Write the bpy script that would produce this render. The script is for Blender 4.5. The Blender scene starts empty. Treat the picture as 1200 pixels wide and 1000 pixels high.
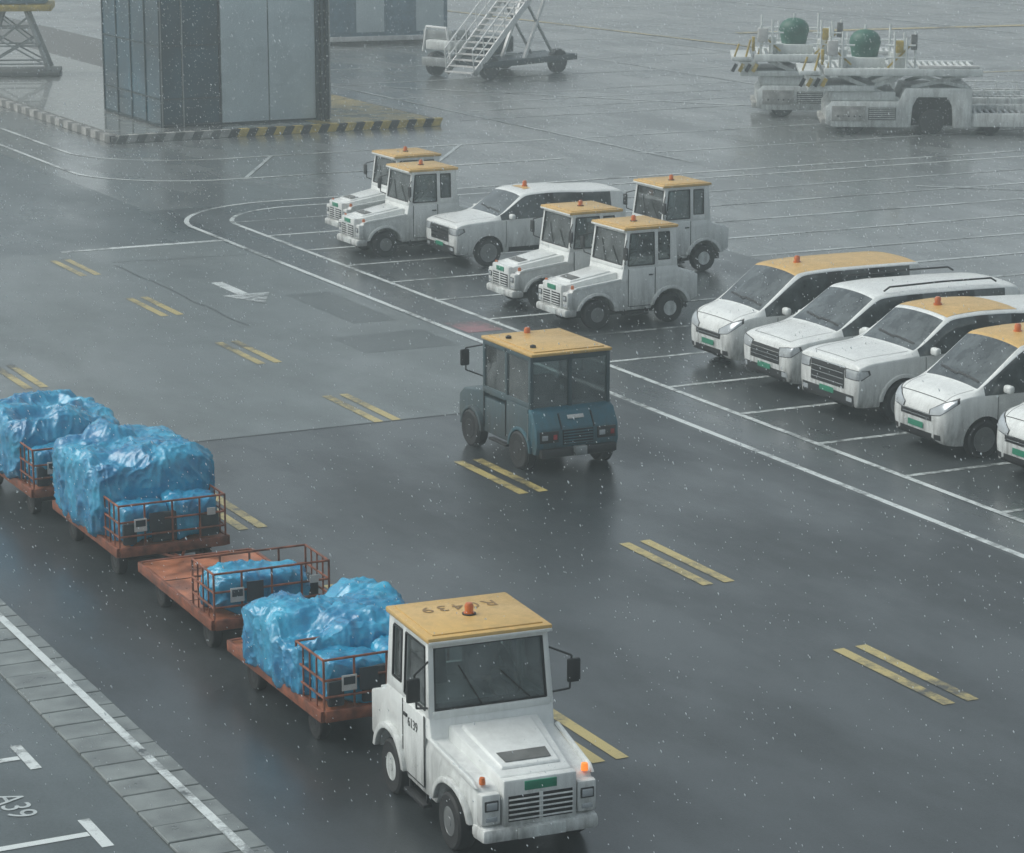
import bpy, bmesh, math, random
from mathutils import Vector, Matrix, noise
from mathutils.bvhtree import BVHTree
random.seed(7)
scn = bpy.context.scene
COL = scn.collection
rad = math.radians

# ------------------------------------------------------------------ materials
MATS = {}
def _base(name):
    m = bpy.data.materials.new(name); m.use_nodes = True
    nt = m.node_tree; b = nt.nodes['Principled BSDF']
    MATS[name] = m
    return m, nt, b
def _noise(nt, scale, detail=4, rough=.55, vec=None, mscale=None, coord='Object'):
    n = nt.nodes.new('ShaderNodeTexNoise')
    n.inputs['Scale'].default_value = scale; n.inputs['Detail'].default_value = detail
    n.inputs['Roughness'].default_value = rough
    if coord == 'World':
        g = nt.nodes.new('ShaderNodeNewGeometry'); out = g.outputs['Position']
    else:
        g = nt.nodes.new('ShaderNodeTexCoord'); out = g.outputs['Object']
    if mscale:
        mp = nt.nodes.new('ShaderNodeMapping'); mp.inputs['Scale'].default_value = mscale
        nt.links.new(out, mp.inputs['Vector']); out = mp.outputs['Vector']
    nt.links.new(out, n.inputs['Vector'])
    return n
def _ramp(nt, src, p0, c0, p1, c1):
    r = nt.nodes.new('ShaderNodeValToRGB')
    e = r.color_ramp.elements
    e[0].position = p0; e[1].position = p1
    f = lambda c: (c, c, c, 1) if isinstance(c, (int, float)) else (*c, 1)
    e[0].color = f(c0); e[1].color = f(c1)
    nt.links.new(src, r.inputs['Fac']); return r
def _mix(nt, fac, a, b, mode='MIX'):
    x = nt.nodes.new('ShaderNodeMix'); x.data_type = 'RGBA'; x.blend_type = mode
    for sock, v in ((x.inputs['Factor'], fac), (x.inputs['A'], a), (x.inputs['B'], b)):
        if hasattr(v, 'links'): nt.links.new(v, sock)
        elif isinstance(v, (int, float)): sock.default_value = v if sock.type == 'VALUE' else (v, v, v, 1)
        else: sock.default_value = (*v, 1)
    return x.outputs['Result']
def _bump(nt, b, src, strength, dist):
    bp = nt.nodes.new('ShaderNodeBump'); bp.inputs['Strength'].default_value = strength
    bp.inputs['Distance'].default_value = dist
    nt.links.new(src, bp.inputs['Height']); nt.links.new(bp.outputs['Normal'], b.inputs['Normal'])
    return bp

def simple(name, col, rough=.5, metal=0, var=.25, nscale=3, coat=0, bump=0):
    m, nt, b = _base(name)
    n = _noise(nt, nscale, 5)
    c = _mix(nt, _ramp(nt, n.outputs['Fac'], .35, 0, .7, 1).outputs['Color'],
             tuple(x*(1-var) for x in col), tuple(min(1, x*(1+var*.5)) for x in col))
    nt.links.new(c, b.inputs['Base Color'])
    r = _ramp(nt, n.outputs['Fac'], .3, max(0, rough-.1), .7, min(1, rough+.12))
    nt.links.new(r.outputs['Color'], b.inputs['Roughness'])
    b.inputs['Metallic'].default_value = metal
    b.inputs['Coat Weight'].default_value = coat
    if bump: _bump(nt, b, n.outputs['Fac'], bump, .02)
    return m
def paint(name, col, dirt=(.16, .16, .15), zlo=.25, zhi=1.0, amount=.7, rough=.32, hi=.16):
    """vehicle paint: road grime thick near the sills, thin run-off streaks above"""
    m, nt, b = _base(name)
    tc = nt.nodes.new('ShaderNodeTexCoord'); sx = nt.nodes.new('ShaderNodeSeparateXYZ')
    nt.links.new(tc.outputs['Object'], sx.inputs[0])
    mr = nt.nodes.new('ShaderNodeMapRange')
    mr.inputs['From Min'].default_value = zlo; mr.inputs['From Max'].default_value = zhi
    mr.inputs['To Min'].default_value = amount; mr.inputs['To Max'].default_value = hi
    nt.links.new(sx.outputs['Z'], mr.inputs['Value'])
    n = _noise(nt, 4.5, 6, .65, mscale=(1, 1, .35))
    ns = _noise(nt, 13, 4, .6, mscale=(1, 1, .10))
    ml = _mix(nt, .4, n.outputs['Fac'], ns.outputs['Fac'])
    mu = nt.nodes.new('ShaderNodeMath'); mu.operation = 'MULTIPLY'
    r = _ramp(nt, ml, .36, .15, .64, 1.5)
    nt.links.new(mr.outputs[0], mu.inputs[0]); nt.links.new(r.outputs['Color'], mu.inputs[1])
    mu.use_clamp = True
    c = _mix(nt, mu.outputs[0], col, dirt)
    nt.links.new(c, b.inputs['Base Color'])
    rr = _ramp(nt, mu.outputs[0], 0, rough, .7, .65)
    nt.links.new(rr.outputs['Color'], b.inputs['Roughness'])
    b.inputs['Coat Weight'].default_value = .3
    b.inputs['Coat Roughness'].default_value = .1
    return m

def asphalt(name, c0, c1, r0=.22, r1=.5, wet=.5, bump=.25, joints=False, film=.8):
    m, nt, b = _base(name)
    big = _noise(nt, .12, 5, .6, coord='World')
    trk = _noise(nt, 1.0, 4, .6, coord='World', mscale=(.55, .035, 1))
    fine = _noise(nt, 28, 3, .7, coord='World')
    mid = _noise(nt, 1.3, 6, .65, coord='World')
    a = _mix(nt, _ramp(nt, big.outputs['Fac'], .35, 0, .65, 1).outputs['Color'], c0, c1)
    a = _mix(nt, _ramp(nt, trk.outputs['Fac'], .38, 0, .62, .55).outputs['Color'], a, tuple(x*.62 for x in c0))
    a = _mix(nt, .35, a, _ramp(nt, fine.outputs['Fac'], .3, tuple(x*.5 for x in c0), .7, tuple(x*1.6 for x in c1)).outputs['Color'])
    a = _mix(nt, _ramp(nt, mid.outputs['Fac'], .45, 0, .75, .35).outputs['Color'], a, tuple(x*1.5 for x in c1))
    if joints:
        br = nt.nodes.new('ShaderNodeTexBrick')
        g = nt.nodes.new('ShaderNodeNewGeometry'); nt.links.new(g.outputs['Position'], br.inputs['Vector'])
        br.inputs['Scale'].default_value = 1; br.offset = 0
        br.inputs['Brick Width'].default_value = 5.1; br.inputs['Row Height'].default_value = 5.1
        br.inputs['Mortar Size'].default_value = .02
        br.inputs['Color1'].default_value = (.95, .95, .95, 1); br.inputs['Color2'].default_value = (1.1, 1.1, 1.1, 1)
        br.inputs['Mortar'].default_value = (.78, .78, .78, 1)
        a = _mix(nt, 1.0, a, br.outputs['Color'], 'MULTIPLY')
    nt.links.new(a, b.inputs['Base Color'])
    w = _noise(nt, .45, 6, .62, coord='World', mscale=(1, .4, 1))
    rr = _ramp(nt, w.outputs['Fac'], .5-wet*.16, r0, .5+.14, r1)
    nt.links.new(rr.outputs['Color'], b.inputs['Roughness'])
    cw = _ramp(nt, w.outputs['Fac'], .36, film, .66, film*.35)
    nt.links.new(cw.outputs['Color'], b.inputs['Coat Weight'])
    b.inputs['Coat Roughness'].default_value = .26; b.inputs['Coat IOR'].default_value = 1.4
    add = nt.nodes.new('ShaderNodeMath'); add.operation = 'MULTIPLY'
    nt.links.new(fine.outputs['Fac'], add.inputs[0]); nt.links.new(rr.outputs['Color'], add.inputs[1])
    _bump(nt, b, add.outputs[0], bump, .012)
    return m
def roadpaint(name, col, under, wear=.45, rough=.3):
    m, nt, b = _base(name)
    n = _noise(nt, 5, 7, .75, coord='World')
    n2 = _noise(nt, .5, 3, .5, coord='World')
    s = nt.nodes.new('ShaderNodeMath'); s.operation = 'ADD'
    nt.links.new(n.outputs['Fac'], s.inputs[0]); nt.links.new(n2.outputs['Fac'], s.inputs[1])
    h = nt.nodes.new('ShaderNodeMath'); h.operation = 'MULTIPLY'; h.inputs[1].default_value = .5
    nt.links.new(s.outputs[0], h.inputs[0])
    f = _ramp(nt, h.outputs[0], wear, 0, wear+.12, 1)
    c = _mix(nt, f.outputs['Color'], under, col)
    nt.links.new(c, b.inputs['Base Color']); b.inputs['Roughness'].default_value = rough
    return m
def glass(name, tint=(.60, .67, .67), rough=.03, film=.12):
    m = bpy.data.materials.new(name); m.use_nodes = True; MATS[name] = m
    nt = m.node_tree; nt.nodes.clear()
    o = nt.nodes.new('ShaderNodeOutputMaterial'); mx = nt.nodes.new('ShaderNodeMixShader')
    t = nt.nodes.new('ShaderNodeBsdfTransparent'); g = nt.nodes.new('ShaderNodeBsdfGlossy')
    d = nt.nodes.new('ShaderNodeBsdfDiffuse'); d.inputs['Color'].default_value = (.55, .6, .6, 1)  # grey layer: wet, dirty film that also stands in for reflections
    m2 = nt.nodes.new('ShaderNodeMixShader')
    n = _noise(nt, 3.0, 7, .7)
    r = _ramp(nt, n.outputs['Fac'], .35, film*.3, .7, film*2.2)
    nt.links.new(r.outputs['Color'], m2.inputs[0]); nt.links.new(t.outputs[0], m2.inputs[1]); nt.links.new(d.outputs[0], m2.inputs[2])
    fr = nt.nodes.new('ShaderNodeFresnel'); fr.inputs['IOR'].default_value = 1.75
    t.inputs['Color'].default_value = (*tint, 1); g.inputs['Roughness'].default_value = rough
    g.inputs['Color'].default_value = (.9, .95, .95, 1)
    nt.links.new(fr.outputs[0], mx.inputs[0]); nt.links.new(m2.outputs[0], mx.inputs[1])
    nt.links.new(g.outputs[0], mx.inputs[2]); nt.links.new(mx.outputs[0], o.inputs[0])
    return m

paint('white_paint', (.80, .82, .80))
paint('white_loader', (.76, .80, .78), amount=.55, zhi=3)
paint('roof_yellow', (.70, .43, .12), dirt=(.34, .25, .13), zlo=0, zhi=4, amount=.5)
paint('teal_paint', (.020, .125, .175), dirt=(.05, .075, .08), amount=.9, hi=.35)
paint('tug_grey_shade', (.040, .080, .095), dirt=(.06, .065, .065), amount=.9, hi=.35)  # grey-green of the cab frame; on the lower sides it paints in shade
simple('black_plastic', (.018, .019, .020), .5)
simple('rubber', (.020, .021, .022), .7)
simple('steel', (.34, .36, .36), .35, .6)
simple('rim', (.26, .27, .27), .4, .6)
simple('chrome', (.6, .62, .62), .15, 1, var=.05)
simple('seat_fabric', (.07, .08, .085), .8)
simple('cargo_dark', (.035, .05, .06), .7)
simple('card_white', (.6, .6, .58), .6)
simple('plate_green', (.02, .26, .15), .4)
simple('lens_orange', (.65, .16, .03), .2, coat=.5)
simple('lens_red', (.35, .02, .02), .2, coat=.5)
simple('lamp_clear', (.45, .48, .5), .08, .3, coat=1)
simple('orange_steel', (.26, .085, .045), .5, var=.6, nscale=6)
simple('orange_deck', (.44, .16, .08), .35, var=.6, nscale=2.5)
simple('hazard_yellow', (.52, .38, .08), .5, var=.4)
simple('hazard_black', (.02, .02, .02), .6)
simple('kerb_white', (.38, .38, .36), .6, var=.4)
simple('kerb_stone', (.15, .155, .15), .7, var=.4, nscale=5)
simple('platform_top', (.22, .23, .22), .22, var=.3, nscale=1.5, coat=.5)
simple('platform_ochre', (.40, .30, .08), .3, var=.5, nscale=1.2, coat=.3)
simple('slab', (.21, .23, .225), .35, var=.4, nscale=2.2, bump=.2)
simple('panel_grey', (.50, .58, .60), .3, var=.14, nscale=.6)
simple('frame_dark', (.022, .040, .052), .35, .2)
simple('facade_glass', (.024, .070, .100), .12, .0, var=.6, nscale=.5)
simple('green_cover', (.03, .13, .09), .5)
simple('text_brown', (.27, .17, .08), .6)
simple('dark_opening', (.012, .012, .013), .9)
simple('tower_blue', (.12, .20, .26), .4)
simple('tar_seam', (.018, .020, .021), .35, var=.4)
simple('skin', (.42, .25, .18), .5, var=.1)
simple('hair', (.015, .012, .011), .6)
simple('jacket', (.045, .07, .12), .8, var=.3, nscale=8)
m, nt, b = _base('window_dark')
b.inputs['Roughness'].default_value = .05; b.inputs['Coat Weight'].default_value = .6
n = _noise(nt, 2.6, 7, .7); nt.links.new(_ramp(nt, n.outputs['Fac'], .38, (.018, .024, .026), .68, (.11, .128, .13)).outputs['Color'], b.inputs['Base Color'])
glass('cab_glass'); glass('clear_glass', (.75, .8, .8), film=.05)
m, nt, b = _base('lamp_lit_orange')
b.inputs['Base Color'].default_value = (.7, .2, .03, 1); b.inputs['Emission Color'].default_value = (1, .25, .04, 1); b.inputs['Emission Strength'].default_value = .9
# blue plastic film: milky crinkle lines, doubling as painted highlights, over saturated blue
m, nt, b = _base('blue_sheet')
n = _noise(nt, 1.8, 6, .65); n2 = _noise(nt, 3.2, 6, .6, mscale=(1, 1, .6))
n2.noise_type = 'RIDGED_MULTIFRACTAL'; n2.inputs['Distortion'].default_value = .8
n3 = _noise(nt, 11, 5, .6)
c = _mix(nt, _ramp(nt, n.outputs['Fac'], .36, 0, .64, 1).outputs['Color'], (.008, .17, .36), (.035, .37, .57))
c = _mix(nt, _ramp(nt, n2.outputs['Fac'], .45, 0, 1.0, .5).outputs['Color'], c, (.26, .62, .76))
nt.links.new(c, b.inputs['Base Color']); b.inputs['Roughness'].default_value = .22
b.inputs['Coat Weight'].default_value = .5; b.inputs['Coat Roughness'].default_value = .1
ad = nt.nodes.new('ShaderNodeMath'); ad.operation = 'MULTIPLY_ADD'; ad.inputs[1].default_value = .35
nt.links.new(n3.outputs['Fac'], ad.inputs[0]); nt.links.new(n2.outputs['Fac'], ad.inputs[2])
_bump(nt, b, ad.outputs[0], .8, .045)
asphalt('apron_concrete', (.115, .128, .130), (.160, .174, .174), .14, .38, .7, .10, joints=True, film=.9)
asphalt('asphalt_new', (.026, .031, .034), (.041, .048, .051), .28, .5, film=.55)
asphalt('asphalt_mid', (.100, .118, .120), (.132, .152, .152), .28, .5, film=.6)
asphalt('asphalt_old', (.058, .074, .078), (.082, .099, .103), .25, .48, film=.6)
asphalt('asphalt_stall', (.052, .061, .065), (.076, .087, .090), .24, .44, film=.8)
U = (.06, .068, .07)
roadpaint('line_white', (.64, .68, .67), U, .40)
roadpaint('line_faint', (.46, .50, .50), (.13, .14, .14), .42)
roadpaint('line_yellow', (.46, .37, .14), (.05, .05, .045), .40)
roadpaint('line_pink', (.28, .12, .13), U, .46)
roadpaint('asphalt_patch', (.07, .084, .086), (.10, .115, .115), .4)

# ------------------------------------------------------------------ builder
class B:
    def __init__(s, name):
        s.bm = bmesh.new(); s.name = name; s.slots = []
    def mi(s, m):
        if m not in s.slots: s.slots.append(m)
        return s.slots.index(m)
    def _add(s, t, m, bev=0, seg=2, M=None, smooth=True):
        if bev:
            bmesh.ops.bevel(t, geom=list(t.edges), offset=bev, segments=seg, affect='EDGES', profile=.5, clamp_overlap=True)
        if M is not None: bmesh.ops.transform(t, matrix=M, verts=t.verts)
        i = s.mi(m)
        bmesh.ops.recalc_face_normals(t, faces=t.faces)
        for f in t.faces: f.material_index = i; f.smooth = smooth
        me = bpy.data.meshes.new('tmp'); t.to_mesh(me); t.free()
        s.bm.from_mesh(me); bpy.data.meshes.remove(me)
    def box(s, c, size, m, bev=0.0, rot=None, seg=2):
        t = bmesh.new(); bmesh.ops.create_cube(t, size=1)
        bmesh.ops.scale(t, vec=size, verts=t.verts)
        M = Matrix.Translation(c)
        if rot is not None: M = M @ rot
        s._add(t, m, bev, seg, M)
    def bx(s, x0, x1, y0, y1, z0, z1, m, bev=0.0):
        s.box(((x0+x1)/2, (y0+y1)/2, (z0+z1)/2), (x1-x0, y1-y0, z1-z0), m, bev)
    def prism(s, prof, y0, y1, m, bev=0.0, seg=2):
        t = bmesh.new()
        a = [t.verts.new((p[0], y0, p[1])) for p in prof]
        b = [t.verts.new((p[0], y1, p[1])) for p in prof]
        t.faces.new(a); t.faces.new(list(reversed(b)))
        n = len(prof)
        for i in range(n): t.faces.new((a[i], b[i], b[(i+1) % n], a[(i+1) % n]))
        if bev:
            bmesh.ops.recalc_face_normals(t, faces=t.faces)
            es = [e for e in t.edges if e.calc_face_angle(0) > .45]
            bmesh.ops.bevel(t, geom=es, offset=bev, segments=seg, affect='EDGES', profile=.5, clamp_overlap=True)
        s._add(t, m)
    def hull(s, pts8, m, bev=0.0):
        """box from 8 corners: bottom 4 ccw, top 4 ccw"""
        t = bmesh.new(); v = [t.verts.new(p) for p in pts8]
        for f in ((3, 2, 1, 0), (4, 5, 6, 7), (0, 1, 5, 4), (1, 2, 6, 5), (2, 3, 7, 6), (3, 0, 4, 7)):
            t.faces.new([v[i] for i in f])
        s._add(t, m, bev)
    def tube(s, p0, p1, r, m, seg=8, r2=None):
        p0 = Vector(p0); p1 = Vector(p1); d = p1-p0
        t = bmesh.new()
        bmesh.ops.create_cone(t, cap_ends=True, segments=seg, radius1=r, radius2=r if r2 is None else r2, depth=d.length)
        M = Matrix.Translation((p0+p1)/2) @ d.to_track_quat('Z', 'Y').to_matrix().to_4x4()
        s._add(t, m, M=M)
    def path(s, pts, r, m, seg=6):
        for a, b in zip(pts[:-1], pts[1:]): s.tube(a, b, r, m, seg)
    def beam(s, p0, p1, w, h, m, bev=0):
        p0 = Vector(p0); p1 = Vector(p1); d = p1-p0
        q = d.to_track_quat('X', 'Z').to_matrix().to_4x4()
        t = bmesh.new(); bmesh.ops.create_cube(t, size=1)
        bmesh.ops.scale(t, vec=(d.length, w, h), verts=t.verts)
        s._add(t, m, bev, 2, Matrix.Translation((p0+p1)/2) @ q)
    def lathe(s, prof, c, m, axis='Y', seg=28):
        """prof: (radius, along axis)"""
        t = bmesh.new(); rings = []
        for r, a in prof:
            ring = []
            for k in range(seg):
                th = 2*math.pi*k/seg
                if axis == 'Y': co = (r*math.cos(th), a, r*math.sin(th))
                else: co = (r*math.cos(th), r*math.sin(th), a)
                ring.append(t.verts.new(co))
            rings.append(ring)
        for ra, rb in zip(rings[:-1], rings[1:]):
            for k in range(seg): t.faces.new((ra[k], ra[(k+1) % seg], rb[(k+1) % seg], rb[k]))
        if prof[0][0] > 1e-4: t.faces.new(list(reversed(rings[0])))
        if prof[-1][0] > 1e-4: t.faces.new(rings[-1])
        s._add(t, m, M=Matrix.Translation(c))
    def ball(s, c, sc, m, seg=20):
        t = bmesh.new(); bmesh.ops.create_uvsphere(t, u_segments=seg, v_segments=seg*2//3, radius=1)
        bmesh.ops.scale(t, vec=sc, verts=t.verts)
        s._add(t, m, M=Matrix.Translation(c))
    def wheel(s, x, y, r, w=.2, rimm='rim', rr=.58):
        sg = -1 if y < 0 else 1
        h = w/2
        s.lathe([(r*.6, -h*.9), (r*.88, -h), (r*.97, -h*.8), (r, -h*.4), (r, h*.4), (r*.97, h*.8), (r*.88, h), (r*.6, h*.9)], (x, y, r), 'rubber')
        s.lathe([(r*rr, h*.93*sg), (r*rr*.93, h*.96*sg), (r*rr*.8, h*.62*sg), (r*.2, h*.72*sg), (r*.16, h*.98*sg), (.001, h*.99*sg)], (x, y, r), rimm)
        for k in range(5):
            th = k*2*math.pi/5
            s.tube((x+math.cos(th)*r*.34, y+h*.66*sg, r+math.sin(th)*r*.34), (x+math.cos(th)*r*.34, y+h*.78*sg, r+math.sin(th)*r*.34), r*.09, 'black_plastic', 8)
    def taper_front(s, x1, k):
        for v in s.bm.verts:
            if v.co.x < x1: v.co.y *= 1-k*min(1, (x1-v.co.x)/x1)
    def done(s, parent=None, loc=None, sharp=.6):
        for e in s.bm.edges:
            if len(e.link_faces) == 2 and e.calc_face_angle(0) > sharp: e.smooth = False
        me = bpy.data.meshes.new(s.name); s.bm.to_mesh(me); s.bm.free()
        for mm in s.slots: me.materials.append(MATS[mm])
        o = bpy.data.objects.new(s.name, me); COL.objects.link(o)
        if parent: o.parent = parent
        if loc: o.location = loc
        return o
def empty(name, loc=(0, 0, 0), rz=0):
    e = bpy.data.objects.new(name, None); COL.objects.link(e)
    e.location = loc; e.rotation_euler = (0, 0, rad(rz)); e.empty_display_size = .3
    return e
def text(parent, s, loc, rot, size, m, name='lettering', sp=1):
    c = bpy.data.curves.new(name, 'FONT'); c.body = s; c.size = size; c.extrude = .001; c.space_character = sp
    c.align_x = 'CENTER'; c.align_y = 'CENTER'; c.materials.append(MATS[m])
    o = bpy.data.objects.new(name, c); COL.objects.link(o); o.parent = parent
    o.location = loc; o.rotation_euler = rot; return o
def sheet(name, polys, z, m):
    me = bpy.data.meshes.new(name); vs = []; fs = []
    for p in polys:
        i = len(vs); vs += [(a, b, z) for a, b in p]; fs.append(list(range(i, i+len(p))))
    me.from_pydata(vs, [], fs); me.materials.append(MATS[m])
    o = bpy.data.objects.new(name, me); COL.objects.link(o)
    bm = bmesh.new(); bm.from_mesh(me)
    for f in bm.faces:
        f.normal_update()
        if f.normal.z < 0: f.normal_flip()
    bm.to_mesh(me); bm.free()
    return o
R = lambda x0, x1, y0, y1: [(x0, y0), (x1, y0), (x1, y1), (x0, y1)]
def ribbon(pts, w):
    out = []
    L = []; Rr = []
    n = len(pts)
    for i in range(n):
        a = Vector(pts[max(0, i-1)]); c = Vector(pts[min(n-1, i+1)]); d = (c-a).normalized()
        nn = Vector((-d.y, d.x))*w/2; p = Vector(pts[i])
        L.append(tuple(p+nn)); Rr.append(tuple(p-nn))
    for i in range(n-1): out.append([L[i], Rr[i], Rr[i+1], L[i+1]])
    return out
def skin_mesh(name, pts, edges, radii, root, m, parent, sub=2):
    me = bpy.data.meshes.new(name); me.from_pydata([tuple(p) for p in pts], edges, [])
    o = bpy.data.objects.new(name, me); COL.objects.link(o); me.materials.append(MATS[m])
    md = o.modifiers.new('skin', 'SKIN'); md.use_smooth_shade = True
    for i, r in enumerate(radii):
        v = me.skin_vertices[0].data[i]
        v.radius = r if isinstance(r, tuple) else (r, r); v.use_root = (i == root)
    ss = o.modifiers.new('sub', 'SUBSURF'); ss.levels = sub; ss.render_levels = sub
    o.parent = parent
    return o

# ------------------------------------------------------------------ ground, road, markings
sheet('ground', [R(-700, 900, -300, 1300)], 0, 'apron_concrete')
sheet('road', [R(9.15, 22.7, -40, 41.5)], .004, 'asphalt_new')
sheet('road', [R(9.15, 22.7, 41.5, 61.8)], .004, 'asphalt_mid')
sheet('road', [R(9.15, 22.7, 61.8, 160)], .004, 'asphalt_old')
sheet('parking_pavement', [R(22.7, 33.2, 10, 67.6)], .004, 'asphalt_stall')
sheet('service_pavement', [R(-40, 8.25, -40, 140)], .004, 'asphalt_old')
yl = []
for k in range(-3, 7):
    c = 25.8+5.63*k
    for dx in (-.17, .17): yl.append(R(18.23+dx-.085, 18.23+dx+.085, c-1.2, c+1.2))
for k in range(-3, 12):
    c = 25.85+5.55*k
    for dx in (-.15, .15): yl.append(R(13.53+dx-.08, 13.53+dx+.08, c-1.15, c+1.15))
sheet('yellow_lane_marking', yl, .010, 'line_yellow')
def arc(cx, cy, r, a0, a1, n=14): return [(cx+r*math.cos(rad(a0+(a1-a0)*i/n)), cy+r*math.sin(rad(a0+(a1-a0)*i/n))) for i in range(n+1)]
wl = []
wl += ribbon([(22.82, -20), (22.82, 20), (22.82, 60)] + arc(26.6, 64.1, 3.78, 180, 92)[1:] + [(60, 67.9)], .13)
wl += ribbon([(24.0, -20), (24.0, 60)] + arc(26.6, 64.1, 2.6, 180, 92)[1:] + [(60, 66.7)], .12)
wl += ribbon([(23.3, 150), (23.3, 77)] + arc(27.0, 76.3, 3.7, 180, 270)[1:] + [(38, 72.6)], .13)
wl += ribbon([(24.6, 150), (24.6, 82)] + arc(28.4, 81.0, 3.8, 180, 270)[1:] + [(40, 77.2)], .13)
wl.append(R(18.6, 22.74, 61.8, 62.05))
wl.append(R(20.35, 20.62, 54.5, 56.2)); wl.append([(20.0, 54.49), (20.5, 53.2), (21.1, 54.49)])
sheet('white_lane_marking', wl, .010, 'line_white')
sheet('chevron_marking', ribbon([(27.5, 72.7), (30, 77.1)], .12)+ribbon([(33.5, 72.7), (36.5, 77.1)], .12), .014, 'line_faint')
st = []
for k in range(-5, 13):
    y = 34.15+2.54*k
    st.append(R(24.07, 29.6, y-.06, y+.06))
sheet('stall_marking', st, .010, 'line_white')
fl = []
for y in (46.5, 49.0, 51.5, 54.0, 56.6, 59.1, 61.7, 64.2): fl.append(R(33.3, 64, y-.08, y+.08))
for i, y in enumerate((83.5, 86.0, 88.6, 91.2, 97, 103, 112, 118, 131, 150)):
    fl.append(R(39.5+(i % 3)*1.5, 78+(i % 4)*9, y-.07, y+.07))
fl.append(R(40.5, 80, 72.6, 72.74)); fl.append(R(40.5, 80, 77, 77.14))
sheet('apron_marking', fl, .008, 'line_faint')
fl = []
for x in (41, 56, 63, 75): fl += ribbon([(x, 70), (x-1, 110)], .12)
for x in (82, 95): fl += ribbon([(x, 60), (x-4, 170)], .2)
sheet('apron_guide_line', fl, .014, 'line_faint')
sheet('apron_guide_line', ribbon([(40, 98), (58, 74)], .14)+ribbon([(44, 62.5), (49, 58)], .12), .018, 'line_faint')
sheet('apron_yellow_marking', ribbon([(60, 150), (66, 90), (92, 88)], .3), .022, 'line_yellow')
sheet('apron_yellow_marking', ribbon([(68, 112), (110, 106)], .8), .022, 'line_yellow')
sheet('road_patch', [R(20.3, 22.3, 47.2, 49.0), R(21.3, 22.3, 50.2, 54)], .006, 'asphalt_patch')
sheet('pink_marking', [R(23.0, 23.8, 48.2, 49.4)], .008, 'line_pink')
random.seed(21)
def wander(p0, p1, n=14, amp=.06):
    out = []
    for i in range(n+1):
        f = i/n; out.append((p0[0]+(p1[0]-p0[0])*f+random.uniform(-amp, amp), p0[1]+(p1[1]-p0[1])*f+random.uniform(-amp, amp)))
    return out
sm = []
for a, c_, w_ in (((19.3, 59.9), (22.6, 59.6), .03), ((19.2, 59.5), (19.2, 51), .03)):
    sm += ribbon(wander(a, c_), w_)
sheet('tar_seam', sm, .008, 'tar_seam')
sheet('tar_seam', [R(9.15, 22.7, 41.46, 41.51)], .0075, 'tar_seam')
tm = []
for y in (20.0, 22.6, 25.17, 27.72, 30.3, 32.9, 35.4):
    tm.append(R(7.63, 7.76, y-.42, y+.42)); tm.append(R(2.0, 7.62, y-.06, y+.06))
sheet('bay_marking', tm, .010, 'line_white')
for i, (s_, x, y) in enumerate((('A39', 7.15, 26.3), ('FOD', 6.65, 26.6), ('3 +', 6.15, 26.9))):
    o = text(None, s_, (x, y, .011), (0, 0, rad(-90)), .45, 'line_faint', 'bay_lettering')
    o.data.extrude = 0

bb = B('slab_strip')
y = 4.0; i = 0
while y < 75:
    h = .03+random.uniform(0, .012)
    bb.box((8.70, y+.245, h/2), (.88, .475, h), 'slab', .008, Matrix.Rotation(random.uniform(-.006, .006), 4, 'Z'), 1)
    y += .5
o = bb.done()
sheet('strip_edge_line', [R(8.84, 8.95, 4, 75)], .047, 'line_white')

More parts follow.
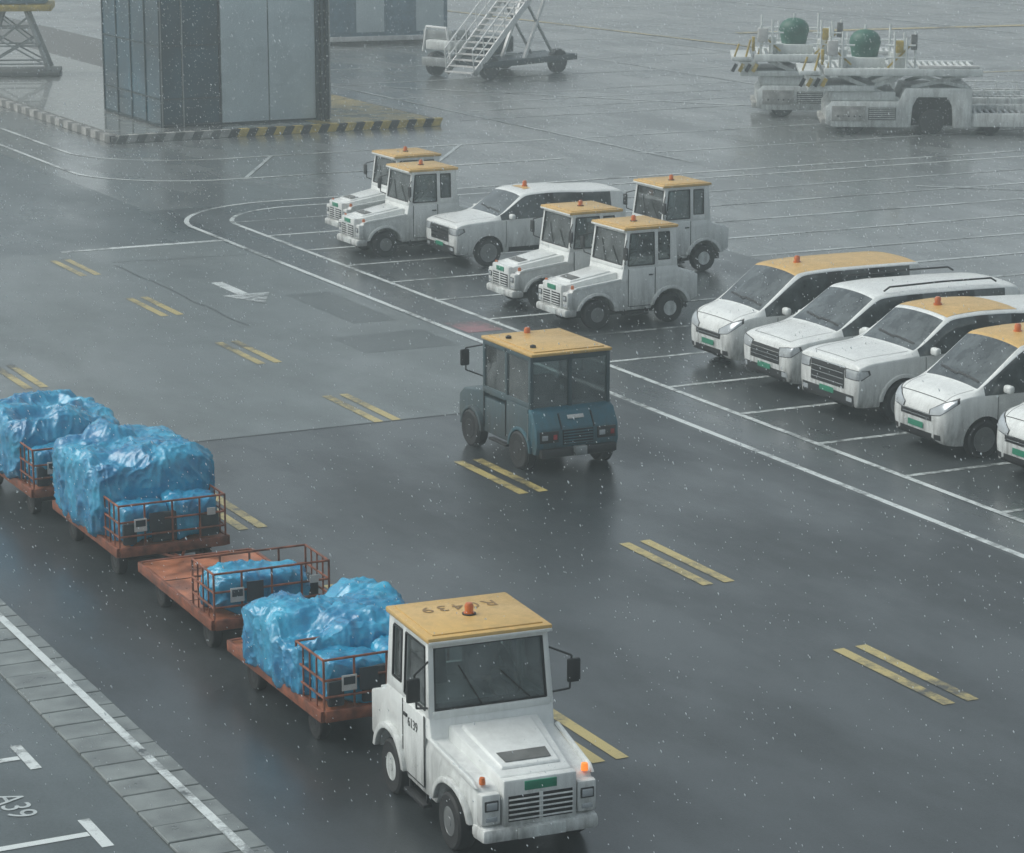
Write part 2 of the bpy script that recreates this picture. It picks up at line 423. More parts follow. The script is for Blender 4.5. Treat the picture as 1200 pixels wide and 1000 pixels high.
# ------------------------------------------------------------------ tow tractor
def arch(cx, r, z0, n=9, cz=.3):
    a0 = math.asin(min(1, (z0-cz)/r)); out = []
    for i in range(n+1):
        a = math.pi-a0-(math.pi-2*a0)*i/n
        out.append((cx+r*math.cos(a), cz+r*math.sin(a)))
    return out
def tractor(name, loc, rz):
    root = empty(name, loc, rz)
    b = B('body')
    fw, rw, r = .66, 2.40, .31
    prof = [(.06, .40)] + arch(fw, .41, .40) + [(1.1, .34), (1.95, .34)] + arch(rw, .43, .40) + [(2.9, .42), (3.08, .5), (3.08, .98), (2.62, 1.12), (2.58, 1.22), (1.28, 1.22), (1.24, .98), (.16, .84), (.06, .76)]
    b.prism(prof, -.70, .70, 'white_paint', .022)
    b.hull([(.05, -.47, .72), (1.25, -.52, .86), (1.25, .52, .86), (.05, .47, .72), (.10, -.44, .93), (1.25, -.50, 1.13), (1.25, .50, 1.13), (.10, .44, .93)], 'white_paint', .03)
    b.hull([(.22, -.36, .95), (1.16, -.40, 1.10), (1.16, .40, 1.10), (.22, .36, .95), (.24, -.34, .985), (1.14, -.38, 1.145), (1.14, .38, 1.145), (.24, .34, .985)], 'white_paint', .012)
    b.bx(-.02, .10, -.46, .46, .40, .93, 'white_paint', .03)
    b.bx(-.06, .22, -.73, .73, .29, .45, 'white_paint', .05)
    b.bx(-.075, -.05, -.30, .30, .31, .43, 'white_loader', .008)
    for sy in (-1, 1):
        b.bx(.0, .12, sy*.60-.12, sy*.60+.12, .47, .80, 'white_paint', .03)
        b.prism([(.10, .84), (.22, .90), (1.2, 1.02), (1.24, .98), (.16, .82)], sy*.71-.02, sy*.71+.02, 'white_paint', .01)
        b.bx(1.40, 2.02, sy*.706-.012, sy*.706+.012, .42, 1.19, 'white_paint', .01)
        pr = arch(rw, .50, .42, 12); pi = arch(rw, .43, .42, 12)
        b.prism(pr+pi[::-1], sy*.73-.035, sy*.73+.035, 'white_paint', .008)
        pr = arch(fw, .47, .42, 12); pi = arch(fw, .41, .42, 12)
        b.prism(pr+pi[::-1], sy*.725-.03, sy*.725+.03, 'white_paint', .008)
    for sy in (-1, 1):
        y0 = sy*.67
        b.hull([(1.28, y0-.035, 1.2), (1.37, y0-.035, 1.2), (1.37, y0+.035, 1.2), (1.28, y0+.035, 1.2), (1.38, y0-.03-sy*.03, 2.0), (1.46, y0-.03-sy*.03, 2.0), (1.46, y0+.03-sy*.03, 2.0), (1.38, y0+.03-sy*.03, 2.0)], 'white_paint', .01)
        b.hull([(2.02, y0-.03, 1.2), (2.12, y0-.03, 1.2), (2.12, y0+.03, 1.2), (2.02, y0+.03, 1.2), (2.02, y0-.03-sy*.03, 2.0), (2.12, y0-.03-sy*.03, 2.0), (2.12, y0+.03-sy*.03, 2.0), (2.02, y0+.03-sy*.03, 2.0)], 'white_paint', .008)
        b.hull([(2.40, y0-.03, 1.2), (2.58, y0-.03, 1.2), (2.58, y0+.03, 1.2), (2.40, y0+.03, 1.2), (2.40, y0-.03-sy*.03, 2.0), (2.54, y0-.03-sy*.03, 2.0), (2.54, y0+.03-sy*.03, 2.0), (2.40, y0+.03-sy*.03, 2.0)], 'white_paint', .008)
        b.beam((1.42, y0-sy*.028, 1.97), (2.54, y0-sy*.028, 1.97), .055, .09, 'white_paint', .008)
        b.bx(2.10, 2.42, y0-.028, y0+.028, 1.2, 1.34, 'white_paint', .006)
        b.beam((1.33, y0, 1.235), (2.1, y0, 1.235), .05, .06, 'white_paint', .006)
    b.bx(1.36, 1.46, -.63, .63, 1.93, 2.0, 'white_paint', .012)
    b.bx(1.27, 1.37, -.66, .66, 1.19, 1.27, 'white_paint', .012)
    b.bx(2.48, 2.56, -.63, .63, 1.90, 2.0, 'white_paint', .01)
    b.bx(2.50, 2.58, -.65, .65, 1.19, 1.36, 'white_paint', .01)
    b.bx(2.62, 3.05, -.6, .6, .98, 1.02, 'white_loader', .01)
    b.taper_front(.7, .13)
    b.done(root)
    b = B('roof')
    b.bx(1.30, 2.60, -.70, .70, 1.995, 2.06, 'roof_yellow', .022)
    b.bx(1.38, 2.52, -.62, .62, 2.055, 2.075, 'roof_yellow', .008)
    b.bx(1.29, 1.31, -.69, .69, 1.985, 2.02, 'white_paint', .006)
    b.lathe([(.06, 2.07), (.06, 2.10), (.045, 2.10), (.05, 2.17), (.035, 2.20), (.001, 2.205)], (1.92, 0, 0), 'lens_orange', 'Z', 16)
    b.lathe([(.075, 2.07), (.075, 2.09), (.001, 2.091)], (1.92, 0, 0), 'black_plastic', 'Z', 16)
    b.done(root)
    b = B('glazing')
    b.hull([(1.315, -.62, 1.26), (1.325, -.62, 1.26), (1.325, .62, 1.26), (1.315, .62, 1.26), (1.40, -.60, 1.94), (1.41, -.60, 1.94), (1.41, .60, 1.94), (1.40, .60, 1.94)], 'cab_glass')
    for sy in (-1, 1):
        b.hull([(1.37, sy*.672-.003, 1.26), (2.04, sy*.672-.003, 1.26), (2.04, sy*.672+.003, 1.26), (1.37, sy*.672+.003, 1.26), (1.44, sy*.645-.003, 1.94), (2.04, sy*.645-.003, 1.94), (2.04, sy*.645+.003, 1.94), (1.44, sy*.645+.003, 1.94)], 'cab_glass')
        b.hull([(2.11, sy*.665-.003, 1.34), (2.42, sy*.665-.003, 1.34), (2.42, sy*.665+.003, 1.34), (2.11, sy*.665+.003, 1.34), (2.11, sy*.645-.003, 1.93), (2.42, sy*.645-.003, 1.93), (2.42, sy*.645+.003, 1.93), (2.11, sy*.645+.003, 1.93)], 'cab_glass')
    b.bx(2.515, 2.523, -.6, .6, 1.35, 1.91, 'clear_glass')
    b.done(root)
    b = B('trim')
    P = lambda y, z: (1.303+(z-1.26)*.125, y, z)
    q = [P(-.625, 1.275), P(.625, 1.275), P(.60, 1.93), P(-.60, 1.93)]
    for i in range(4): b.beam(q[i], q[(i+1) % 4], .018, .028, 'black_plastic')
    b.beam(P(.1, 1.29), P(.34, 1.72), .012, .014, 'black_plastic'); b.beam(P(-.45, 1.29), P(-.12, 1.62), .012, .014, 'black_plastic')
    for sy in (-1, 1):
        for a, c in (((1.40, 1.265), (2.02, 1.925)), ((2.13, 1.35), (2.39, 1.91))):
            x0, z0 = a; x1, z1 = c
            sl = .075 if x0 < 2 else 0
            Y = lambda z: sy*(.700-.03*(z-1.2)/.8)
            pts = [(x0, Y(z0), z0), (x1, Y(z0), z0), (x1, Y(z1), z1), (x0+sl, Y(z1), z1)]
            for i in range(4): b.beam(pts[i], pts[(i+1) % 4], .016, .022, 'black_plastic')
        for x in (1.395, 2.035): b.bx(x-.006, x+.006, sy*.716-.004, sy*.716+.004, .42, 1.2, 'black_plastic')
        b.bx(1.40, 2.03, sy*.716-.004, sy*.716+.004, .412, .424, 'black_plastic')
        b.bx(1.88, 1.99, sy*.725-.012, sy*.725+.012, 1.04, 1.07, 'black_plastic', .004)
        b.bx(1.25, 1.85, sy*.73-.05, sy*.73+.05, .24, .28, 'black_plastic', .006)
        for x in (1.3, 1.8): b.bx(x-.015, x+.015, sy*.72-.01, sy*.72+.01, .27, .37, 'black_plastic')
        b.path([(1.34, sy*.68, 1.30), (1.22, sy*.86, 1.36), (1.22, sy*.88, 1.72), (1.38, sy*.66, 1.80)], .012, 'black_plastic')
        b.box((1.21, sy*.90, 1.56), (.05, .15, .26), 'black_plastic', .02)
        b.bx(-.012, .03, sy*.60-.085, sy*.60+.085, .62, .73, 'black_plastic', .008)
        b.bx(-.022, .02, sy*.60-.068, sy*.60+.068, .635, .715, 'lamp_clear', .01)
        b.bx(-.010, .03, sy*.60-.07, sy*.60+.07, .51, .56, 'lamp_clear', .006)
        b.lathe([(.035, .86), (.035, .90), (.028, .93), (.001, .94)], (.16, sy*.62, 0), 'lens_orange', 'Z', 12)
        b.bx(3.07, 3.10, sy*.55-.08, sy*.55+.08, .70, .80, 'lens_red', .006)
    b.bx(-.028, .0, -.40, .40, .49, .76, 'dark_opening')
    for k in range(5):
        z = .515+k*.052
        b.box((-.034, 0, z), (.03, .80, .018), 'white_paint', .004, Matrix.Rotation(.4, 4, 'Y'))
    b.bx(-.046, -.02, -.022, .022, .49, .77, 'white_paint', .004)
    b.bx(-.034, -.015, -.20, .20, .805, .90, 'plate_green', .004)
    b.hull([(.30, -.27, 1.002), (.50, -.28, 1.034), (.50, .28, 1.034), (.30, .27, 1.002), (.30, -.27, 1.006), (.50, -.28, 1.038), (.50, .28, 1.038), (.30, .27, 1.006)], 'kerb_stone')
    b.taper_front(.7, .13)
    b.bx(.2, 3.0, -.42, .42, .22, .40, 'black_plastic', .02)
    b.bx(3.05, 3.28, -.09, .09, .36, .50, 'black_plastic', .01)
    b.tube((3.2, 0, .28), (3.2, 0, .60), .02, 'steel')
    for x in (fw, rw): b.tube((x, -.6, r), (x, .6, r), .06, 'black_plastic')
    b.bx(1.36, 1.56, -.60, .60, 1.05, 1.27, 'black_plastic', .03)
    b.bx(1.95, 2.40, .10, .52, 1.0, 1.12, 'seat_fabric', .04); b.box((2.36, .31, 1.36), (.11, .42, .55), 'seat_fabric', .04, Matrix.Rotation(.15, 4, 'Y'))
    b.bx(1.95, 2.40, -.52, -.10, 1.0, 1.12, 'seat_fabric', .04); b.box((2.36, -.31, 1.36), (.11, .42, .55), 'seat_fabric', .04, Matrix.Rotation(.15, 4, 'Y'))
    t = 16; c = Vector((1.70, -.31, 1.34)); ax = Matrix.Rotation(-.9, 3, 'Y')
    ring = [c + ax @ Vector((.18*math.cos(2*math.pi*k/t), .18*math.sin(2*math.pi*k/t), 0)) for k in range(t+1)]
    b.path(ring, .014, 'black_plastic'); b.tube(c, (1.5, -.31, 1.18), .02, 'black_plastic')
    b.done(root)
    b = B('wheels')
    for x in (fw, rw):
        for sy in (-1, 1): b.wheel(x, sy*.63, r, .20, 'white_loader' if x == rw else 'rim', .5)
    b.done(root)
    return root

TL = (11.47, 22.42, 0); TR = 86
T = tractor('airport_tow_tractor', TL, TR)
text(T, 'R0439', (2.22, 0, 2.079), (0, 0, rad(90)), .27, 'text_brown', sp=1.3)
text(T, '6139', (1.72, .722, 1.0), (rad(90), 0, rad(180)), .15, 'black_plastic')
b = B('turn_signal')
b.lathe([(.038, .86), (.038, .90), (.031, .935), (.001, .94)], (.145, -.555, 0), 'lamp_lit_orange', 'Z', 14)
b.done(T)
def dup_tractor(loc, rz=0):
    e = empty('airport_tow_tractor', loc, rz)
    for c in T.children:
        if c.type != 'MESH' or c.name.startswith('turn_signal'): continue
        o = bpy.data.objects.new(c.name, c.data); COL.objects.link(o); o.parent = e
    return e
for nx, ny in ((24.85, 48.05), (24.9, 50.55), (24.7, 58.45), (25.45, 61.0), (28.75, 53.3)):
    dup_tractor((nx, ny, 0), random.uniform(-1.5, 1.5))

# driver seated at the wheel of the moving tractor (front is -x)
drv = empty('driver', TL, TR)
cy = -.31
pts = [(2.22, cy, 1.20), (2.23, cy, 1.34), (2.22, cy, 1.48), (2.20, cy, 1.585), (2.18, cy, 1.66)]
rr_ = [(.13, .15), (.11, .14), (.115, .165), (.09, .12), (.048, .048)]
ed = [(0, 1), (1, 2), (2, 3), (3, 4)]
for sy in (-1, 1):
    k = len(pts)
    pts += [(2.20, cy+sy*.17, 1.56), (2.06, cy+sy*.215, 1.40), (1.98, cy+sy*.22, 1.33), (1.84, cy+sy*.185, 1.37)]
    rr_ += [.062, .05, .045, .034]
    ed += [(3, k), (k, k+1), (k+1, k+2), (k+2, k+3)]
    k = len(pts)
    pts += [(2.14, cy+sy*.09, 1.18), (1.90, cy+sy*.11, 1.20), (1.74, cy+sy*.12, 1.17), (1.68, cy+sy*.12, .95), (1.64, cy+sy*.12, .74), (1.54, cy+sy*.125, .70)]
    rr_ += [.09, .075, .062, .05, .04, .035]
    ed += [(0, k), (k, k+1), (k+1, k+2), (k+2, k+3), (k+3, k+4), (k+4, k+5)]
skin_mesh('clothes', pts, ed, rr_, 0, 'jacket', drv)
for sy in (-1, 1):
    w0 = Vector((1.85, cy+sy*.187, 1.372)); pm = Vector((1.785, cy+sy*.18, 1.395)); kn = Vector((1.745, cy+sy*.175, 1.405))
    pts = [w0, pm, kn]; rr_ = [.024, .028, .024]; ed = [(0, 1), (1, 2)]
    for j, off_ in enumerate((-.028, -.010, .010, .027)):
        ln = (.036, .042, .039, .030)[j]; k = len(pts)
        a = kn+Vector((-.012, sy*0, off_*.9)); pts += [a, a+Vector((-.4*ln, -sy*.6*ln, 0)), a+Vector((.3*ln, -sy*1.05*ln, -.004))]
        rr_ += [.009, .0085, .0075]; ed += [(2, k), (k, k+1), (k+1, k+2)]
    k = len(pts); pts += [pm+Vector((-.01, -sy*.028, .022)), pm+Vector((-.035, -sy*.045, .030))]; rr_ += [.011, .009]; ed += [(1, k), (k, k+1)]
    skin_mesh('hand', pts, ed, rr_, 0, 'skin', drv, 1)
b = B('head')
hc = Vector((2.15, cy, 1.79))
b.ball(hc, (.092, .075, .115), 'skin', 22)
b.ball(hc+Vector((-.045, 0, -.065)), (.048, .050, .045), 'skin', 14)
b.hull([(hc.x-.085, cy-.015, hc.z-.035), (hc.x-.085, cy+.015, hc.z-.035), (hc.x-.115, cy+.012, hc.z-.03), (hc.x-.115, cy-.012, hc.z-.03), (hc.x-.078, cy-.006, hc.z+.02), (hc.x-.078, cy+.006, hc.z+.02), (hc.x-.094, cy+.005, hc.z+.015), (hc.x-.094, cy-.005, hc.z+.015)], 'skin', .004)
b.ball(hc+Vector((.018, 0, .022)), (.090, .081, .105), 'hair', 20)
for sy in (-1, 1):
    b.ball(hc+Vector((.0, sy*.078, -.01)), (.016, .010, .028), 'skin', 10)
    b.ball(hc+Vector((-.080, sy*.030, .012)), (.010, .014, .007), 'hair', 8)
    b.box(hc+Vector((-.084, sy*.030, .030)), (.012, .030, .006), 'hair', .002)
b.box(hc+Vector((-.091, 0, -.062)), (.008, .040, .007), 'lens_red', .002)
b.tube((2.17, cy, 1.62), (2.155, cy, 1.72), .045, 'skin', 12)
b.done(drv)

# ------------------------------------------------------------------ cars
def smooth_mesh(me, sharp=.7):
    bm = bmesh.new(); bm.from_mesh(me)
    for f in bm.faces: f.smooth = True
    for e in bm.edges:
        if len(e.link_faces) == 2 and e.calc_face_angle(0) > sharp: e.smooth = False
    bm.to_mesh(me); bm.free()
def car(name, loc, rz, st, ws, roof0, side_glass, wheels, wr, roofmat='white_paint', spec=None):
    """st: stations (x, zb, zbelt, zrail, ztop, wb, wm, wbelt, wroof); nose at x=0"""
    spec = spec or {}
    root = empty(name, loc, rz)
    slots = ['white_paint', 'window_dark', roofmat if roofmat != 'white_paint' else 'white_loader', 'black_plastic']
    rs = 2 if roofmat != 'white_paint' else 0
    bm = bmesh.new(); cl = bm.edges.layers.float.new('crease_edge')
    rings = []
    for (x, zb, zl, zr, zt, wb, wm, wl_, w) in st:
        half = [(0, zb), (wb, zb), (wm, zb+(zl-zb)*.5), (wl_, zl), (w, zr), (w-.055, zr+(zt-zr)*.45), (w*.55, zt-(zt-zr)*.12), (0, zt)]
        full = half + [(-a, c) for a, c in half[-2:0:-1]]
        rings.append([bm.verts.new((x, a, c)) for a, c in full])
    N = 14
    for i in range(len(rings)-1):
        for j in range(N):
            f = bm.faces.new((rings[i][j], rings[i][(j+1) % N], rings[i+1][(j+1) % N], rings[i+1][j]))
            sg = j if j < 7 else 13-j
            mi = 0
            if i == ws and sg in (5, 6): mi = 1
            elif i in side_glass and sg == 3: mi = 1
            elif i in (7, 9) and sg == 3: mi = 3
            elif i >= roof0 and sg in (5, 6): mi = rs
            elif sg == 0: mi = 3
            f.material_index = mi
    bm.faces.new(list(reversed(rings[0]))); bm.faces.new(rings[-1])
    bmesh.ops.recalc_face_normals(bm, faces=bm.faces)
    bm.verts.index_update()
    for i, rg in enumerate(rings):
        for j in range(N):
            e = bm.edges.get((rg[j], rg[(j+1) % N]))
            if e and i in (0,): e[cl] = .35
            if e and i == 1: e[cl] = spec.get('nose_crease', .15)
            if e and i == ws and (j in (5, 6, 7, 8)): e[cl] = .5
            if e and i == ws+1 and (j in (5, 6, 7, 8)): e[cl] = .45
            if e and i == len(rings)-1: e[cl] = .6
            if i < len(rings)-1:
                e = bm.edges.get((rg[j], rings[i+1][j])); jj = j if j <= 7 else 14-j
                e[cl] = {1: .6, 3: .55, 4: .6, 5: .5}.get(jj, 0)
    for f in bm.faces: f.smooth = True
    me = bpy.data.meshes.new('body'); bm.to_mesh(me); bm.free()
    for s in slots: me.materials.append(MATS[s])
    body = bpy.data.objects.new('body', me); COL.objects.link(body)
    md = body.modifiers.new('s', 'SUBSURF'); md.levels = 3; md.render_levels = 3
    dg = bpy.context.evaluated_depsgraph_get()
    ev = body.evaluated_get(dg); em = ev.to_mesh()
    bvh = BVHTree.FromPolygons([v.co.copy() for v in em.vertices], [tuple(p.vertices) for p in em.polygons])
    ev.to_mesh_clear()
    cb = bmesh.new()
    for x in wheels:
        for sy in (-1, 1):
            bmesh.ops.create_cone(cb, cap_ends=True, segments=36, radius1=wr+.065, radius2=wr+.065, depth=.34,
                                  matrix=Matrix.Translation((x, sy*(st[6][6]-.08), wr+.01)) @ Matrix.Rotation(math.pi/2, 4, 'X'))
    for f in cb.faces: f.material_index = 3
    cm = bpy.data.meshes.new('cut'); cb.to_mesh(cm); cb.free()
    for s in slots: cm.materials.append(MATS[s])
    cut = bpy.data.objects.new('cut', cm); COL.objects.link(cut)
    bo = body.modifiers.new('b', 'BOOLEAN'); bo.operation = 'DIFFERENCE'; bo.object = cut; bo.solver = 'EXACT'
    dg = bpy.context.evaluated_depsgraph_get()
    nm = bpy.data.meshes.new_from_object(body.evaluated_get(dg))
    body.modifiers.clear(); body.data = nm; smooth_mesh(nm, .8)
    bpy.data.objects.remove(cut)
    body.parent = root
    b = B('wheels')
    for x in wheels:
        for sy in (-1, 1): b.wheel(x, sy*(st[6][6]-.115), wr, .20, 'rim', .66)
    if spec.get('flares'):
        for x in wheels:
            for sy in (-1, 1):
                pr = arch(x, wr+.13, .44, 14, wr); pi = arch(x, wr+.06, .44, 14, wr)
                b.prism(pr+pi[::-1], sy*(st[6][6]-.01)-.03, sy*(st[6][6]-.01)+.03, 'white_paint', .012)
    b.done(root)
    b = B('details')
    def decal(pts, o, u, d, m, off=.004, v=(0, 0, 1), cuts=2, mir=True):
        o = Vector(o); u = Vector(u).normalized(); d = Vector(d).normalized(); v = Vector(v)
        for sgn in ((1, -1) if mir else (1,)):
            t = bmesh.new()
            vs = [t.verts.new(o+u*a+v*c) for a, c in pts]
            t.faces.new(vs); bmesh.ops.triangulate(t, faces=t.faces)
            for _ in range(cuts): bmesh.ops.subdivide_edges(t, edges=t.edges, cuts=1, use_grid_fill=False); bmesh.ops.triangulate(t, faces=[f for f in t.faces if len(f.verts) > 3])
            dead = []
            for vv in t.verts:
                p, nn, ii, dist = bvh.ray_cast(vv.co, d)
                if p is None: dead.append(vv)
                else: vv.co = p-d*off
            if dead: bmesh.ops.delete(t, geom=dead, context='VERTS')
            if sgn == -1:
                for vv in t.verts: vv.co.y *= -1
            if len(t.faces): b._add(t, m)
            else: t.free()
    D = decal
    rect = lambda a0, a1, c0, c1: [(a0, c0), (a1, c0), (a1, c1), (a0, c1)]
    SD = dict(o=(0, -1.5, 0), u=(1, 0, 0), d=(0, 1, 0))
    for x, z0, z1 in spec.get('seams', []):
        D(rect(x-.006, x+.006, z0, z1), m='black_plastic', off=.002, **SD, cuts=3)
    for x, z in spec.get('handles', []):
        D(rect(x, x+.17, z, z+.03), m='black_plastic', off=.02, **SD, cuts=1)
    if 'sill' in spec:
        z0, z1, xa, xb = spec['sill']; D(rect(xa, xb, z0, z1), m='black_plastic', off=.004, **SD, cuts=4)
    FR = dict(o=(-1, 0, 0), u=(0, 1, 0), d=(1, 0, 0))
    for (y0, y1, z0, z1, m, off) in spec.get('front', []):
        if y0 > 0: D(rect(y0, y1, z0, z1), m=m, off=off, **FR, cuts=3)
        else: D(rect(y0, y1, z0, z1), m=m, off=off, **FR, cuts=4, mir=False)
    zc = spec.get('bonnet')
    if zc:
        D([(zc[0], -.62), (zc[0]+.012, -.62), (zc[0]+.012, .62), (zc[0], .62)], (0, 0, 3), (1, 0, 0), (0, 0, -1), 'black_plastic', .002, v=(0, 1, 0), cuts=4, mir=False)
        D([(zc[0], -.625), (zc[1], -.70), (zc[1], -.688), (zc[0], -.613)], (0, 0, 3), (1, 0, 0), (0, 0, -1), 'black_plastic', .002, v=(0, 1, 0), cuts=4)
    hl = spec.get('headlight')
    if hl:
        cx, cz, pts, sc = hl
        k = .7071
        D([(a*1.12, cz+(c-cz)*1.15) for a, c in pts], (-1.0, -(cx+1.0), 0), (k, -k, 0), (k, k, 0), 'black_plastic', .003, cuts=3)
        D(pts, (-1.0, -(cx+1.0), 0), (k, -k, 0), (k, k, 0), 'lamp_clear', .008, cuts=3)
    zm, xm, wmm = spec.get('mirror', (1.1, 1.2, .86))
    for sy in (-1, 1):
        b.box((xm, sy*(wmm+.13), zm+.03), (.12, .20, .14), 'white_paint', .045, seg=3)
        b.box((xm+.02, sy*(wmm+.0), zm-.03), (.06, .16, .05), 'black_plastic', .01)
        b.box((xm+.062, sy*(wmm+.13), zm+.03), (.01, .16, .10), 'window_dark')
    if 'beacon' in spec:
        x, z = spec['beacon']
        b.lathe([(.075, z-.03), (.075, z+.02), (.055, z+.02), (.06, z+.09), (.04, z+.13), (.001, z+.135)], (x, spec.get('by', 0), 0), 'lens_orange', 'Z', 16)
    for (x0, x1, y, z) in spec.get('rails', []):
        for sy in (-1, 1):
            b.path([(x0, sy*y, z-.05), (x0+.12, sy*y, z+.02), (x0+.5*(x1-x0), sy*y, z+.035), (x1-.12, sy*y, z+.02), (x1, sy*y, z-.05)], .018, 'black_plastic', 8)
    xc = st[ws][0]
    D([(xc+.10, -.62), (xc+.13, -.62), (xc+.16, .02), (xc+.13, .02)], (0, 0, 3), (1, 0, 0), (0, 0, -1), 'black_plastic', .012, v=(0, 1, 0), cuts=3, mir=False)
    D([(xc+.10, -.02), (xc+.13, -.02), (xc+.20, .55), (xc+.17, .55)], (0, 0, 3), (1, 0, 0), (0, 0, -1), 'black_plastic', .012, v=(0, 1, 0), cuts=3, mir=False)
    if 'roofpanel' in spec:
        x0, x1, y, z = spec['roofpanel']
        D(rect(x0, x1, -y, y), (0, 0, 3), (1, 0, 0), (0, 0, -1), 'roof_yellow', .006, v=(0, 1, 0), cuts=5, mir=False)
    b.done(root, sharp=.9)
    return root

def mpv_st(L=4.4, H=1.88):
    return [(0.00, .34, .68, .72, .74, .50, .62, .59, .50),
         (0.06, .26, .86, .89, .91, .70, .78, .74, .64),
         (0.22, .23, 1.00, 1.03, 1.06, .77, .85, .81, .72),
         (0.42, .22, 1.05, 1.08, 1.12, .80, .86, .84, .77),
         (0.66, .22, 1.07, 1.10, 1.18, .81, .87, .85, .80),
         (1.50, .22, 1.04, H-.13, H-.03, .81, .87, .86, .78),
         (1.66, .22, 1.04, H-.08, H+.00, .81, .87, .86, .79),
         (2.26, .22, 1.05, H-.06, H+.03, .81, .87, .86, .80),
         (2.33, .22, 1.05, H-.06, H+.03, .81, .87, .86, .80),
         (L-1.15, .22, 1.05, H-.06, H+.02, .81, .87, .86, .80),
         (L-1.07, .22, 1.05, H-.06, H+.02, .81, .87, .86, .80),
         (L-.22, .24, 1.05, H-.07, H+.01, .81, .87, .85, .79),
         (L-.06, .28, 1.05, H-.09, H-.01, .79, .85, .84, .77),
         (L, .36, 1.02, H-.20, H-.12, .73, .81, .80, .72)]
mpv_spec = dict(seams=[(1.02, .40, 1.02), (2.30, .32, 1.03), (3.29, .40, 1.03)], handles=[(2.06, .90), (3.02, .92)], bonnet=(.14, .64),
                front=[(-.46, .46, .28, .42, 'dark_opening', .004), (-.44, .44, .62, .72, 'black_plastic', .006), (-.38, .38, .72, .737, 'chrome', .012), (-.38, .38, .66, .67, 'chrome', .012),
                       (-.22, .22, .46, .56, 'plate_green', .014), (.52, .66, .33, .42, 'black_plastic', .005)],
                headlight=(.64, .84, [(-.18, .72), (.02, .76), (.30, .95), (.29, 1.02), (.05, .94), (-.17, .81)], 1),
                mirror=(1.13, 1.12, .87), beacon=(1.98, 1.89), by=0)
G = (4, 5, 6, 8, 10)
def van(loc, rz, **k):
    sp = dict(mpv_spec); sp.update(k)
    return car('parked_van', loc, rz, mpv_st(), 4, 5, G, (.78, 3.55), .32, 'roof_yellow', sp)
van((25.62, 43.05, 0), .5)
van((25.12, 35.45, 0), -1.0)
van((25.35, 32.9, 0), 0)
wag = [(0.00, .36, .74, .78, .80, .58, .72, .70, .58),
       (0.06, .30, .94, .97, .99, .76, .87, .84, .72),
       (0.25, .26, 1.02, 1.05, 1.08, .83, .91, .88, .78),
       (0.65, .25, 1.06, 1.09, 1.13, .85, .92, .89, .80),
       (1.05, .25, 1.10, 1.13, 1.18, .86, .93, .90, .84),
       (1.86, .25, 1.09, 1.68, 1.78, .86, .93, .91, .79),
       (2.00, .25, 1.09, 1.73, 1.82, .86, .93, .91, .80),
       (2.62, .25, 1.10, 1.75, 1.85, .86, .93, .91, .81),
       (2.70, .25, 1.10, 1.75, 1.85, .86, .93, .91, .81),
       (3.80, .25, 1.10, 1.74, 1.84, .86, .93, .91, .81),
       (3.88, .25, 1.10, 1.74, 1.84, .86, .93, .91, .81),
       (4.85, .27, 1.10, 1.72, 1.81, .86, .92, .90, .80),
       (5.08, .30, 1.10, 1.68, 1.77, .83, .89, .87, .77),
       (5.15, .40, 1.06, 1.56, 1.64, .76, .84, .82, .72)]
car('parked_wagon', (25.4, 40.65, 0), -.5, wag, 4, 5, G, (.92, 4.0), .35, 'white_paint',
    dict(seams=[(1.30, .42, 1.08), (2.67, .34, 1.08), (3.70, .42, 1.08)], handles=[(2.42, .94), (3.45, .96)], nose_crease=.4, bonnet=(.16, 1.0),
         front=[(-.70, .70, .31, .50, 'black_plastic', .004), (-.50, .50, .60, .88, 'black_plastic', .004), (-.48, .48, .67, .68, 'chrome', .012), (-.48, .48, .74, .75, 'chrome', .012), (-.48, .48, .81, .82, 'chrome', .012),
                (-.22, .22, .46, .56, 'plate_green', .016), (.60, .74, .40, .49, 'lamp_clear', .010)],
         headlight=(.72, .86, [(-.16, .76), (.10, .79), (.26, .90), (.24, .96), (.02, .94), (-.16, .90)], 1),
         sill=(.30, .42, 1.35, 3.5), mirror=(1.14, 1.45, .92), rails=[(2.1, 4.6, .69, 1.87)]))
def pickup_st(hz=0, L=5.2):
    return [(0.00, .40, .86, .94, .96, .74, .84, .82, .70),
       (0.05, .34, 1.04, 1.08, 1.10, .86, .93, .90, .80),
       (0.25, .32, 1.12, 1.15, 1.18, .87, .95, .92, .83),
       (0.80, .32, 1.14, 1.17, 1.21, .87, .95, .92, .84),
       (1.25, .32, 1.17, 1.20, 1.25, .87, .95, .92, .85),
       (1.92, .32, 1.16, 1.69, 1.78, .87, .95, .92, .79),
       (2.06, .32, 1.16, 1.75, 1.83, .87, .95, .92, .80),
       (2.62, .32, 1.17, 1.77, 1.86, .87, .95, .92, .81),
       (2.70, .32, 1.17, 1.77, 1.86, .87, .95, .92, .81),
       (3.40, .32, 1.18, 1.75, 1.84, .87, .95, .92, .81),
       (3.52, .32, 1.18, 1.72, 1.81, .87, .95, .92, .81),
       (L-.30, .36, 1.19, 1.68+hz, 1.76+hz, .87, .94, .91, .79),
       (L-.06, .40, 1.19, 1.64+hz, 1.72+hz, .85, .91, .89, .77),
       (L, .46, 1.16, 1.54+hz, 1.62+hz, .80, .86, .85, .73)]
